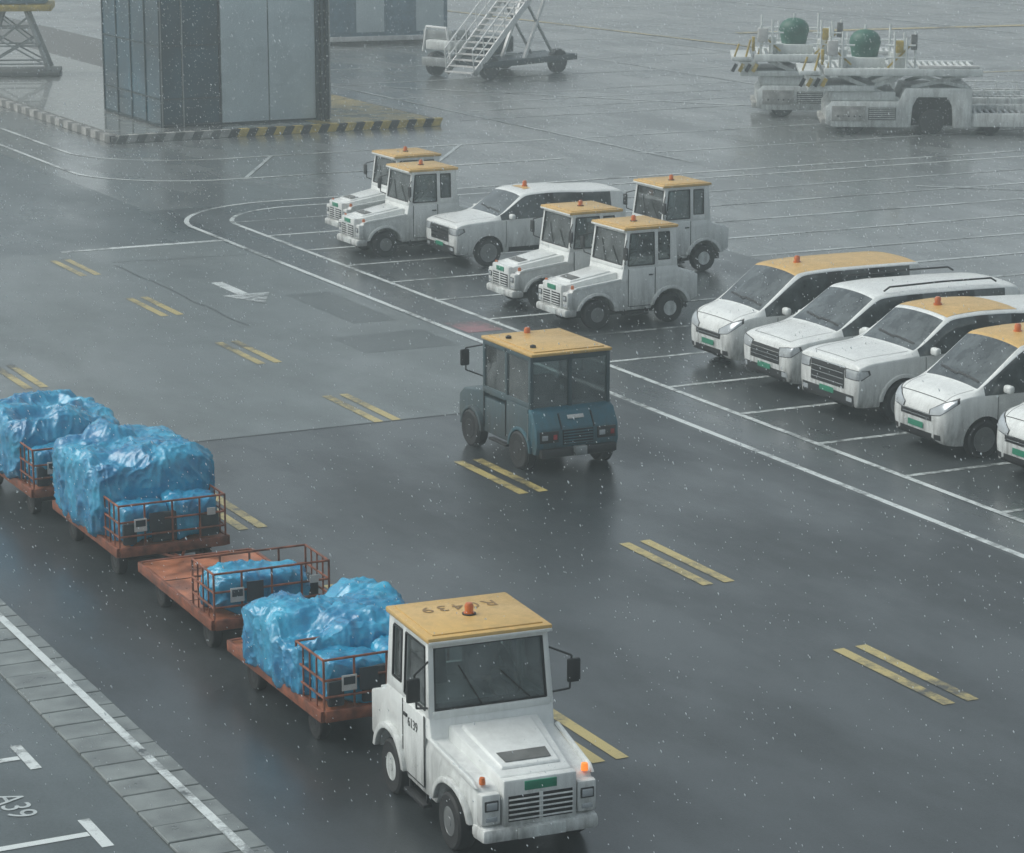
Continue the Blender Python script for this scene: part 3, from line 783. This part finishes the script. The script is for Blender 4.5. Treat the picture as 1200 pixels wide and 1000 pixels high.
pk = dict(seams=[(1.42, .46, 1.14), (2.67, .40, 1.16), (3.46, .46, 1.16), (3.56, .5, 1.16)], handles=[(2.42, 1.0), (3.18, 1.02)], nose_crease=.6, flares=True, bonnet=(.14, 1.2),
          front=[(-.80, .80, .37, .56, 'black_plastic', .005), (-.52, .52, .64, 1.01, 'black_plastic', .005), (-.50, .50, .70, .715, 'chrome', .016), (-.50, .50, .80, .815, 'chrome', .016), (-.50, .50, .90, .915, 'chrome', .016), (-.52, .52, 1.005, 1.03, 'chrome', .012),
                 (-.22, .22, .50, .60, 'plate_green', .022), (.60, .76, .44, .52, 'lamp_clear', .01)],
          headlight=(.82, .94, [(-.18, .85), (.12, .85), (.24, .93), (.22, 1.0), (-.18, 1.0)], 1),
          sill=(.34, .46, 1.5, 3.7), mirror=(1.22, 1.52, .93), beacon=(2.30, 1.86), roofpanel=(1.98, 3.5, .72, 1.8))
car('parked_pickup_truck', (25.2, 38.25, 0), .5, pickup_st(), 4, 20, G, (.95, 4.15), .38, 'white_paint', pk)
pk2 = dict(pk); pk2['roofpanel'] = (2.2, 2.4, .35, 1.8); pk2['beacon'] = (2.4, 1.86); pk2['flares'] = False
o2 = car('parked_pickup_truck', (26.1, 56.25, 0), 0, pickup_st(.02, 4.9), 4, 20, G, (.92, 3.9), .36, 'white_paint', pk2)
o2.scale = (.93, .93, .93)
van((32.3, 40.6, 0), 0)

# ------------------------------------------------------------------ teal tug seen from behind
root = empty('aircraft_tug', (19.50, 36.95, 0), 90)
root.scale = (.98, .98, .93)
b = B('body')
b.prism([(-.10, .34), (-.16, .52), (-.14, .80), (.02, 1.06), (.14, 1.12), (.9, 1.12), (.9, .34)], -.76, .76, 'teal_paint', .03, 2)
b.prism([(.15, .42), (.9, .42)] + [(.92, 1.12), (.15, 1.12)], -.775, .775, 'tug_grey_shade', .01)
b.bx(.9, 1.9, -.74, .74, .36, 1.0, 'tug_grey_shade', .03)
b.prism([(1.9, .36), (2.85, .36), (2.9, .5), (2.88, .86), (2.7, 1.0), (1.9, 1.12)], -.72, .72, 'tug_grey_shade', .04, 3)
b.bx(-.22, -.08, -.70, .70, .30, .46, 'black_plastic', .03)
for sy in (-1, 1):
    for x in (.16, 1.02, 1.86):
        b.bx(x-.04, x+.04, sy*.71-.03, sy*.71+.03, 1.1, 2.02, 'tug_grey_shade', .01)
    b.bx(.16, 1.86, sy*.71-.03, sy*.71+.03, 1.95, 2.03, 'tug_grey_shade', .01)
    b.bx(.16, 1.86, sy*.715-.03, sy*.715+.03, 1.08, 1.20, 'tug_grey_shade', .01)
b.bx(.12, .20, -.68, .68, 1.93, 2.03, 'tug_grey_shade', .01)
b.bx(.12, .20, -.03, .03, 1.1, 2.0, 'tug_grey_shade', .006)
b.bx(1.82, 1.90, -.68, .68, 1.93, 2.03, 'tug_grey_shade', .01)
b.done(root)
b = B('roof')
b.bx(.06, 1.95, -.75, .75, 2.03, 2.09, 'roof_yellow', .02)
b.bx(.16, 1.85, -.65, .65, 2.085, 2.11, 'roof_yellow', .01)
for x, y in ((.5, .5), (1.4, .5)): b.lathe([(.05, 2.10), (.05, 2.15), (.001, 2.17)], (x, y, 0), 'black_plastic', 'Z', 12)
b.lathe([(.055, 2.10), (.055, 2.17), (.04, 2.21), (.001, 2.215)], (1.7, 0, 0), 'lens_orange', 'Z', 14)
b.done(root)
b = B('glazing')
b.bx(.155, .162, -.67, .67, 1.12, 1.95, 'cab_glass'); b.bx(1.855, 1.862, -.67, .67, 1.12, 1.95, 'clear_glass')
for sy in (-1, 1): b.bx(.2, 1.82, sy*.71-.003, sy*.71+.003, 1.2, 1.95, 'cab_glass')
b.done(root)
b = B('trim')
for y0, y1 in ((-.70, -.36), (.36, .70)):
    b.bx(-.172, -.13, y0, y1, .56, .76, 'black_plastic', .01)
    b.bx(-.182, -.14, y0+.03, y0+.10, .61, .70, 'lens_red', .008); b.bx(-.182, -.14, y1-.14, y1-.03, .61, .70, 'lamp_clear', .008)
b.beam((-.155, -.30, .78), (-.02, -.30, 1.03), .02, .02, 'black_plastic'); b.beam((-.155, .30, .78), (-.02, .30, 1.03), .02, .02, 'black_plastic')
b.bx(-.172, -.14, -.28, .28, .50, .76, 'dark_opening', .006)
for k in range(5): b.bx(-.182, -.165, -.27, .27, .515+k*.05, .537+k*.05, 'teal_paint', .003)
b.box((-.062, 0, .965), (.012, .30, .07), 'card_white', .002, Matrix.Rotation(.55, 4, 'Y'))
b.box((-.24, 0, .40), (.10, .22, .16), 'steel', .01)
for sy in (-1, 1):
    b.path([(1.9, sy*.72, 1.35), (2.12, sy*.95, 1.45), (2.12, sy*.95, 1.85), (1.92, sy*.73, 1.92)], .014, 'black_plastic')
    b.box((2.12, sy*.97, 1.68), (.06, .17, .30), 'black_plastic', .03)
    b.path([(.1, sy*.79, 1.05), (.1, sy*.80, .55)], .012, 'steel')
    b.bx(.85, 1.5, sy*.78-.05, sy*.78+.05, .30, .34, 'black_plastic', .006)
    for x in (1.02, 1.84): b.bx(x-.006, x+.006, sy*.747-.008, sy*.747+.008, .45, 1.1, 'hazard_black')
b.bx(.7, 1.1, -.5, .5, .95, 1.18, 'seat_fabric', .05); b.bx(.45, .6, .1, .55, 1.1, 1.62, 'seat_fabric', .05); b.bx(.45, .6, -.55, -.1, 1.1, 1.62, 'seat_fabric', .05)
b.bx(1.6, 1.82, -.6, .6, 1.0, 1.25, 'black_plastic', .03)
b.bx(.1, 2.8, -.5, .5, .24, .40, 'black_plastic', .02)
for x in (.42, 2.25):
    for sy in (-1, 1):
        pr = arch(x, .42, .36, 12, .33); pi = arch(x, .36, .36, 12, .33)
        b.prism(pr+pi[::-1], sy*.76-.05, sy*.76+.05, 'tug_grey_shade' if x > 1 else 'teal_paint', .008)
        b.lathe([(.36, -.01), (.36, .01)], (x, sy*.777, .34), 'dark_opening')
b.done(root)
b = B('wheels')
for x in (.42, 2.25):
    for sy in (-1, 1): b.wheel(x, sy*.72, .34, .22, 'black_plastic', .5)
b.done(root)

# ------------------------------------------------------------------ carts with blue covered freight
def ridge(v): return (1-abs(noise.noise(v))*2)**3
def cover(name, c, dim, seed, parent, amp=.10, cuts=80, straps=()):
    bm = bmesh.new(); bmesh.ops.create_cube(bm, size=2)
    bmesh.ops.subdivide_edges(bm, edges=bm.edges, cuts=cuts, use_grid_fill=True)
    off = Vector((seed*3.1, seed*1.7, seed*.9))
    hx, hy, hz = (d/2 for d in dim)
    for v in bm.verts:
        p = v.co.copy()
        n = 7.0
        l = (abs(p.x)**n+abs(p.y)**n+abs(p.z)**n)**(1/n)
        p = p/l
        q = Vector((p.x*hx, p.y*hy, p.z*hz))
        nrm = Vector((p.x**3, p.y**3, max(0, p.z)**3+.001)).normalized()
        d, pts = noise.voronoi(Vector((q.x*1.5, q.y*1.5, 0))+off)
        cell = noise.cell(Vector(pts[0])*7.3+off)
        edge = min(1, (d[1]-d[0])*3)
        up = max(0, p.z)
        sag = 1-edge
        w0 = noise.noise((q+off)*1.0)
        warp = Vector((noise.noise(q*1.6+off), noise.noise(q*1.6-off), 0))*.6
        w1 = ridge((Vector((q.x*1.8, q.y*1.8, q.z*.9))+off)*1.5+warp)
        w2 = ridge(Vector((q.x*5, q.y*5, q.z*1.4))+off+warp*2)
        w3 = ridge(Vector((q.x*12, q.y*12, q.z*3.5))-off+warp*3)
        h = amp*w0*.8 + amp*.3*w1 + .034*w2 + .017*w3
        for sx in straps: h -= .035*math.exp(-((q.x-sx)/.06)**2)
        q = q + nrm*h
        q.z += up*(amp*1.5*(cell-.5)*edge - amp*.5*sag)
        if p.z < -.3: q.z += .16*noise.noise(Vector((q.x*2.5, q.y*2.5, seed)))*min(1, (-.3-p.z)*2)
        v.co = q
    for f in bm.faces: f.smooth = True
    me = bpy.data.meshes.new(name); bm.to_mesh(me); bm.free(); me.materials.append(MATS['blue_sheet'])
    o = bpy.data.objects.new(name, me); COL.objects.link(o); o.parent = parent; o.location = c
    return o
def cart(loc, rz, cage=.85, L=3.0, cargo='full', seed=1, h=1.4, back=.3):
    root = empty('baggage_cart', loc, rz)
    W = .80
    b = B('deck')
    b.bx(0, L, -W, W, .46, .50, 'orange_deck', .006)
    for sy in (-1, 1): b.bx(0, L, sy*W-.025, sy*W+.025, .38, .515, 'orange_steel', .006)
    for x in (0, L): b.bx(x-.025, x+.025, -W+.03, W-.03, .38, .515, 'orange_steel', .006)
    for x in (.75, 1.5, 2.25): b.bx(x-.04, x+.04, -W+.03, W-.03, .38, .455, 'orange_steel')
    for x in (1.0, 2.0): b.bx(x-.008, x+.008, -W+.03, W-.03, .501, .506, 'hazard_black')
    b.done(root)
    b = B('cage_rails')
    H = 1.10; r = .015
    for x in (0.03, cage):
        for y in (-W+.03, -.4, 0, .4, W-.03): b.tube((x, y, .5), (x, y, H), r, 'orange_steel')
        for z in (.66, .86, H): b.tube((x, -W+.03, z), (x, W-.03, z), r, 'orange_steel')
    for sy in (-1, 1):
        y = sy*(W-.03)
        for x in (.24, .44, .64): b.tube((x, y, .5), (x, y, H), r*.8, 'orange_steel')
        for z in (.66, .86, H): b.tube((.03, y, z), (cage, y, z), r, 'orange_steel')
    b.bx(-.0, .012, .38, .56, .72, .90, 'card_white'); b.bx(-.004, .0, .40, .54, .79, .88, 'cargo_dark')
    b.bx(-.0, .012, -.62, -.50, .84, .94, 'card_white')
    b.bx(.005, .018, .12, .34, .70, .96, 'cargo_dark')
    b.done(root)
    b = B('running_gear')
    for x in (.55, L-.5):
        for sy in (-1, 1): b.wheel(x, sy*.62, .20, .13, 'black_plastic', .5)
        b.tube((x, -.6, .20), (x, .6, .20), .03, 'black_plastic')
        b.bx(x-.12, x+.12, -.5, .5, .26, .37, 'black_plastic', .01)
    b.tube((.1, 0, .33), (-.62, 0, .36), .03, 'orange_steel'); b.tube((.3, .28, .36), (-.3, 0, .35), .022, 'orange_steel'); b.tube((.3, -.28, .36), (-.3, 0, .35), .022, 'orange_steel')
    b.tube((L, 0, .38), (L+.18, 0, .38), .03, 'black_plastic')
    b.done(root)
    if cargo == 'full':
        x0 = .62; x1 = L-back
        cover('blue_cover', ((x0+x1)/2, 0, .40+(h-.40)/2), (x1-x0, 1.74, h-.40), seed, root, .11, straps=(-.45, .4))
        for k, (x, y, w_, hh) in enumerate(((.40, -.36, .6, .60), (.40, .34, .62, .54))):
            cover('wrapped_bag', (x, y, .5+hh/2), (.58, w_+.06, hh), seed+k+5, root, .03, 34)
        b = B('boxed_bags')
        for y, w_, hh, m in ((-.55, .3, .5, 'cargo_dark'), (.1, .36, .6, 'cargo_dark'), (.6, .2, .44, 'cargo_dark')): b.bx(.06, .14, y-w_/2, y+w_/2, .52, .52+hh*.7, m, .03)
        b.done(root)
    else:
        cover('wrapped_bag', (.42, .10, .76), (.62, 1.25, .50), seed, root, .05, 44)
        b = B('boxed_bags'); b.bx(.10, .2, -.45, -.12, .52, .80, 'cargo_dark', .03); b.bx(.3, .66, -.74, -.6, .52, .8, 'cargo_dark', .03); b.done(root)
    return root
cart((11.52, 26.3, 0), 90, seed=1, h=1.26, back=.5)
cart((11.62, 30.1, 0), 89, cargo='bag', seed=2)
cart((11.62, 33.85, 0), 90, seed=3, h=1.62, back=.05)
cart((11.52, 37.6, 0), 91, seed=4, h=1.42, back=0)

# ------------------------------------------------------------------ pier building on its island
root = empty('glass_pier_building', (28.8, 83.9, 0), 0)
b = B('facade')
Z0, Z1 = .25, 7.2
b.bx(.05, 5.95, .05, 6.05, Z0, Z1, 'frame_dark')
for i in range(4):
    y0 = i*1.5+.06
    for z0, z1 in ((.35, 1.15), (1.2, 2.9), (2.95, 4.6), (4.65, 7.1)):
        b.bx(.02, .045, y0+.03, y0+1.43, z0, z1, 'facade_glass')
for i in range(5): b.bx(-.015, .05, i*1.5+.0, i*1.5+.05, Z0, Z1, 'frame_dark')
for z in (.3, 1.17, 2.92, 4.62): b.bx(-.01, .05, 0, 6.05, z-.02, z+.02, 'frame_dark')
for x0, x1 in ((.10, .75), (.82, 2.05)):
    for z0, z1 in ((.35, 1.15), (1.2, 2.9), (2.95, 4.6), (4.65, 7.1)): b.bx(x0, x1, .02, .048, z0, z1, 'facade_glass')
for x in (.04, .785, 2.09): b.bx(x-.02, x+.02, -.02, .05, Z0, Z1, 'steel' if x < 1 else 'frame_dark')
for z in (.3, 1.17, 2.92, 4.62): b.bx(.0, 2.1, -.01, .05, z-.02, z+.02, 'frame_dark')
for x0, x1 in ((2.14, 3.80), (3.84, 5.50)): b.bx(x0, x1, -.03, .05, .32, 7.15, 'panel_grey', .01)
for x in (5.56, 5.75, 5.93): b.bx(x-.05, x+.05, -.10, .05, Z0, Z1, 'frame_dark', .01)
for k in range(12): b.bx(5.6, 5.9, -.06, -.03, .6+k*.55, .64+k*.55, 'steel')
b.bx(-.1, 6.1, -.1, 6.15, Z1, Z1+.25, 'frame_dark', .02)
b.tube((5.98, -.16, .3), (5.98, -.16, 7), .03, 'steel')
b.done(root)
b = B('traffic_island')
b.bx(26.6, 38.3, 82.4, 140, 0, .22, 'kerb_stone', .03)
b.bx(26.9, 33.9, 82.6, 139.8, .21, .245, 'platform_top')
b.bx(33.95, 38.1, 82.6, 96, .21, .245, 'platform_ochre')
x = 26.7; k = 0
while x < 38.2:
    hz = x > 30.4
    mm = (('hazard_yellow' if k % 2 else 'hazard_black') if hz else ('kerb_white' if k % 2 else 'kerb_stone'))
    w = .32
    s_ = .14
    b.hull([(x, 82.34, .01), (x+w, 82.34, .01), (x+w, 82.402, .01), (x, 82.402, .01), (x+s_, 82.34, .262), (x+w+s_, 82.34, .262), (x+w+s_, 82.62, .262), (x+s_, 82.62, .262)], mm)
    x += w; k += 1
y = 82.5; k = 0
while y < 110:
    b.bx(26.545, 26.75, y, y+.5, .01, .25, 'kerb_white' if k % 2 else 'kerb_stone'); y += .5; k += 1
b.done()

root = empty('service_cabin', (49.0, 113.6, 0), -6)
b = B('walls')
b.bx(-2, 4.0, 0, 6, .35, 5.5, 'tower_blue', .03)
for i in range(4): b.bx(-1.9+i*1.45, -1.9+i*1.45+1.35, -.03, .0, .6, 3.4, 'panel_grey' if i % 2 else 'tower_blue', .01)
b.bx(-2.1, 4.1, -.1, 6.1, .2, .42, 'card_white', .02)
for x in (-1.7, 1.0, 3.7):
    for y in (.4, 5.6): b.bx(x-.15, x+.15, y-.15, y+.15, 0, .3, 'black_plastic')
b.bx(-2.1, 4.1, -.1, 6.1, 5.5, 5.7, 'frame_dark', .02)
b.done(root)

# ------------------------------------------------------------------ mobile passenger stairs
root = empty('passenger_boarding_stairs', (45.5, 96.2, 0), 22)
b = B('flight')
p0 = Vector((.1, 0, .30)); p1 = Vector((5.6, 0, 4.9))
for y in (-.75, .75):
    b.beam((p0.x, y, p0.z), (p1.x, y, p1.z), .06, .26, 'white_paint', .01)
    q0 = Vector((p0.x-.1, y, p0.z+.95)); q1 = Vector((p1.x-.1, y, p1.z+.95))
    b.tube(q0, q1, .035, 'white_paint'); b.tube((p0.x-.05, y, p0.z+.5), (p1.x-.05, y, p1.z+.5), .025, 'white_paint')
    for k in range(10):
        f = k/9; a = p0.lerp(p1, f); b.tube((a.x, y, a.z), (a.x-.1, y, a.z+.95), .025, 'white_paint')
for k in range(22):
    f = k/21; a = p0.lerp(p1, f); b.box((a.x, 0, a.z+.05), (.26, 1.45, .05), 'card_white')
b.bx(5.5, 7.0, -.8, .8, 4.85, 4.95, 'steel', .01)
for y in (-.6, .6):
    b.beam((3.2, y, .6), (5.4, y, 4.7), .12, .12, 'white_paint')
    b.beam((5.2, y, .6), (3.4, y, 3.0), .08, .08, 'steel')
b.done(root)
b = B('chassis')
b.bx(.6, 6.4, .9, 2.6, .45, .80, 'steel', .03)
b.bx(.6, 6.4, -.8, .85, .50, .75, 'frame_dark', .03)
b.bx(.6, 2.2, 1.0, 2.4, 1.1, 1.5, 'white_loader', .08)
b.bx(.9, 2.0, 1.2, 2.8, 1.5, 1.9, 'steel', .06)
b.bx(2.4, 4.4, .95, 2.5, .85, 1.5, 'frame_dark', .05)
b.path([(.7, 1.1, .8), (.7, 1.3, 2.0), (.9, 2.6, 2.0), (.9, 2.8, 1.0)], .05, 'white_paint')
for x in (1.2, 5.4):
    for sy in (-1, 1): b.wheel(x, .9+sy*1.45, .50, .34, 'black_plastic')
b.done(root)

root = empty('jet_bridge_support', (29.9, 104.5, .22), -20)
b = B('truss')
for x in (-1.3, 1.3):
    for y in (-1.0, 1.0): b.beam((x, y, .25), (x*.35, y*.6, 2.6), .14, .14, 'steel', .01)
for z, s_ in ((.5, .93), (1.2, .72), (1.9, .52)):
    for y in (-1, 1): b.beam((-1.3*s_, y*s_, z), (1.3*s_, y*s_, z), .06, .06, 'steel')
for y in (-1, 1):
    b.beam((-1.25, y*.95, .4), (.7, y*.7, 1.5), .06, .06, 'steel'); b.beam((1.25, y*.95, .4), (-.7, y*.7, 1.5), .06, .06, 'steel')
    b.beam((-.9, y*.75, 1.2), (.5, y*.6, 2.3), .06, .06, 'steel'); b.beam((.9, y*.75, 1.2), (-.5, y*.6, 2.3), .06, .06, 'steel')
b.bx(-1.7, 1.7, -1.2, 1.2, .05, .22, 'kerb_stone', .02)
b.bx(-2.8, 1.5, -1.3, 1.3, 2.6, 2.85, 'hazard_yellow', .03)
b.bx(-2.8, 1.3, -1.2, 1.2, 2.9, 5.6, 'tower_blue', .03)
b.done(root)

# ------------------------------------------------------------------ container loaders
def loader(loc, rz):
    root = empty('container_loader', loc, rz)
    b = B('chassis')
    WL = 'white_loader'
    b.prism([(.1, .35), (.35, .25), (2.9, .25), (2.95, .95), (3.1, 1.25), (4.1, 1.25), (4.25, .95), (4.3, .25), (4.9, .25), (4.9, 1.55), (2.7, 1.55), (2.5, 1.1), (.3, 1.1), (.1, .9)], -1.5, 1.5, WL, .03)
    b.bx(2.9, 4.3, -1.3, 1.3, .3, 1.2, 'dark_opening')
    b.bx(4.9, 9.6, -1.45, -1.2, .28, .72, WL, .03); b.bx(4.9, 9.6, 1.2, 1.45, .28, .72, WL, .03)
    b.bx(4.9, 9.6, -1.2, 1.2, .40, .50, 'steel')
    for k in range(22): b.tube((5.0+k*.21, -1.18, .56), (5.0+k*.21, 1.18, .56), .06, 'steel', 8)
    for y in (-1.42, 1.42):
        b.tube((5.0, y, 1.02), (9.5, y, 1.02), .025, WL)
        for k in range(7): b.tube((5.0+k*.75, y, .7), (5.0+k*.75, y, 1.02), .02, WL)
    b.bx(.3, 1.4, -1.52, -1.49, .45, .95, 'kerb_white', .01); b.bx(1.5, 2.4, -1.53, -1.49, .5, .9, 'dark_opening', .0)
    for k in range(6): b.bx(1.52, 2.38, -1.55, -1.52, .53+k*.065, .555+k*.065, WL)
    for k in range(5): b.tube((.5+k*.18, -1.56, .62), (.5+k*.18, -1.53, .62), .03, 'hazard_black')
    b.bx(-.05, .2, -1.3, 1.3, .3, .5, 'kerb_white', .03)
    b.bx(.2, 2.4, -1.3, 1.3, 1.1, 1.42, WL, .05)
    b.done(root)
    b = B('lift_platform')
    b.bx(.0, 5.2, -1.6, -1.35, 1.95, 2.2, WL, .03); b.bx(.0, 5.2, 1.35, 1.6, 1.95, 2.2, WL, .03)
    b.bx(.0, 5.2, -1.35, 1.35, 2.0, 2.1, 'steel')
    for k in range(24): b.tube((.15+k*.21, -1.33, 2.14), (.15+k*.21, 1.33, 2.14), .055, WL, 8)
    b.bx(-.5, 1.7, -1.4, 1.4, 1.42, 1.62, WL, .03)
    b.bx(-.8, -.1, -1.45, 1.45, 1.95, 2.1, WL, .03); b.bx(-.5, .1, -1.4, 1.4, 1.62, 1.94, WL, .03)
    for y in (-1.2, 1.2):
        b.beam((.5, y, 1.1), (2.6, y, 1.95), .08, .14, WL, .01); b.beam((2.6, y, 1.1), (.5, y, 1.95), .08, .14, WL, .01)
        b.beam((2.9, y, 1.55), (4.8, y, 1.98), .08, .12, WL, .01); b.beam((4.8, y, 1.55), (2.9, y, 1.98), .08, .12, WL, .01)
    for k in range(4):
        b.box((-.7+k*.24, -1.46, 1.72), (.12, .08, .30), 'hazard_yellow' if k % 2 else 'hazard_black', 0, Matrix.Rotation(.5, 4, 'Y'))
    for x, hh in ((-.7, .45), (-.3, .6), (.1, .5)): b.tube((x, -1.4, 2.1), (x+.15, -1.4, 2.1+hh), .035, 'hazard_yellow')
    b.done(root)
    b = B('control_station')
    b.lathe([(.50, 2.50), (.53, 2.60), (.50, 2.78), (.40, 2.92), (.22, 3.02), (.001, 3.05)], (1.4, -.4, .35), 'green_cover', 'Z', 22)
    b.lathe([(.42, 2.1), (.50, 2.5), (.3, 2.52)], (1.4, -.4, .35), 'green_cover', 'Z', 22)
    b.tube((1.4, -.4, 3.35), (1.4, -.4, 3.55), .04, WL)
    b.bx(.75, 2.05, -1.0, .3, 2.15, 2.5, WL, .03)
    for x, y, h in ((.2, -1.45, 1.1), (.6, -1.45, 1.3), (2.3, -1.45, 1.3), (2.7, -1.45, 1.1), (2.3, .6, 1.4), (.3, .9, 1.3), (3.0, -1.3, 1.3), (.9, .9, 1.1), (2.8, .8, 1.1)):
        b.tube((x, y, 2.1), (x, y, 2.1+h), .04, WL)
    for z in (2.55, 2.95):
        b.tube((.2, -1.45, z), (1.0, -1.45, z), .03, WL); b.tube((2.0, -1.45, z), (3.0, -1.45, z), .03, WL)
        b.tube((.3, .9, z), (2.9, .8, z), .03, WL)
    b.beam((2.1, -1.3, 2.2), (3.0, -1.3, 3.1), .06, .06, 'hazard_yellow'); b.beam((.1, -1.35, 3.0), (.9, -1.35, 2.3), .06, .06, 'hazard_yellow')
    b.bx(.1, .45, -1.5, -1.2, 2.6, 3.1, 'card_white', .03); b.bx(2.35, 2.6, -1.5, -1.25, 2.7, 3.1, 'hazard_yellow', .03)
    b.bx(.5, .75, -1.3, -.9, 2.15, 2.8, WL, .03); b.bx(2.2, 2.7, -1.2, -.5, 2.15, 2.7, WL, .03)
    b.bx(2.85, 3.05, -1.4, -1.2, 2.8, 3.3, 'kerb_stone', .02); b.bx(-.1, .0, -1.5, -1.3, 2.3, 2.8, 'hazard_yellow', .02)
    b.bx(3.1, 5.1, -1.58, -1.42, 2.2, 2.3, 'card_white', .02)
    b.done(root)
    b = B('wheels')
    for x in (1.0, 3.6, 5.6):
        for sy in (-1, 1): b.wheel(x, sy*1.25 if x < 5 else sy*1.05, .42 if x < 5 else .3, .3, 'black_plastic')
    b.done(root)
loader((49.3, 75.7, 0), -30)
loader((50.0, 81.2, 0), -30)

# ------------------------------------------------------------------ falling snow (one object, real flakes through the whole volume)
random.seed(11)
vs = []; fs = []
wx, wz = .35, .94          # wind-blown fall direction
for i in range(130000):
    x = random.uniform(-4, 55); y = random.uniform(5, 78); z = random.uniform(0, 12)
    dd = x*x+y*y
    if dd < 150: continue
    r = random.choice((.003, .004, .005, .005, .006, .007, .009))
    if dd < 900: r = min(r, .005)
    ln = r*random.uniform(1.1, 2.6)
    k = len(vs)
    vs += [(x+r, y, z), (x-r*.5, y+r*.87, z), (x-r*.5, y-r*.87, z), (x-ln*wx, y, z+ln*wz), (x+ln*wx, y, z-ln*wz)]
    fs += [(k, k+1, k+3), (k+1, k+2, k+3), (k+2, k, k+3), (k+1, k, k+4), (k+2, k+1, k+4), (k, k+2, k+4)]
me = bpy.data.meshes.new('falling_snow'); me.from_pydata(vs, [], fs)
m = simple('snow', (.85, .88, .9), .9, var=.05); me.materials.append(m)
o = bpy.data.objects.new('falling_snow', me); COL.objects.link(o)

# ------------------------------------------------------------------ mist: a real thin scattering volume over the apron
me = bpy.data.meshes.new('mist'); bm = bmesh.new(); bmesh.ops.create_cube(bm, size=1)
bmesh.ops.scale(bm, vec=(260, 300, 30), verts=bm.verts); bm.to_mesh(me); bm.free()
m = bpy.data.materials.new('mist'); m.use_nodes = True; nt = m.node_tree; nt.nodes.clear()
o_ = nt.nodes.new('ShaderNodeOutputMaterial'); v_ = nt.nodes.new('ShaderNodeVolumeScatter')
v_.inputs['Color'].default_value = (.90, 1, 1, 1); v_.inputs['Density'].default_value = .0032; v_.inputs['Anisotropy'].default_value = .2
nt.links.new(v_.outputs[0], o_.inputs['Volume']); me.materials.append(m)
o = bpy.data.objects.new('mist', me); COL.objects.link(o); o.location = (50, 70, 14.9)

# ------------------------------------------------------------------ light, sky, camera
w = bpy.data.worlds.new('World'); scn.world = w; w.use_nodes = True
nt = w.node_tree; bg = nt.nodes['Background']
sky = nt.nodes.new('ShaderNodeTexSky'); sky.sky_type = 'NISHITA'; sky.sun_disc = False
sky.sun_elevation = rad(50); sky.sun_rotation = rad(-60); sky.air_density = 1; sky.dust_density = 4
hs = nt.nodes.new('ShaderNodeHueSaturation'); hs.inputs['Saturation'].default_value = .4
mxx = _mix(nt, 1.0, hs.outputs[0], (.89, 1.0, .99), 'MULTIPLY')
nt.links.new(sky.outputs[0], hs.inputs['Color']); nt.links.new(mxx, bg.inputs['Color'])
bg.inputs['Strength'].default_value = .15
sl = bpy.data.lights.new('sun', 'SUN'); sl.energy = 1.4; sl.angle = rad(45); sl.color = (1, .985, .96)
so = bpy.data.objects.new('sun', sl); COL.objects.link(so)
az = rad(-60); el = rad(50)
d = Vector((math.sin(az)*math.cos(el), math.cos(az)*math.cos(el), math.sin(el)))
so.rotation_euler = d.to_track_quat('Z', 'Y').to_euler()

cd = bpy.data.cameras.new('camera'); cam = bpy.data.objects.new('camera', cd); COL.objects.link(cam)
cam.location = (0, 0, 10.3); cam.rotation_euler = (rad(90-12.93), 0, rad(-26.46))
cd.sensor_width = 36; cd.lens = 93.4; cd.clip_end = 3000; cd.clip_start = .1
scn.camera = cam
scn.view_settings.view_transform = 'Standard'
print('built')
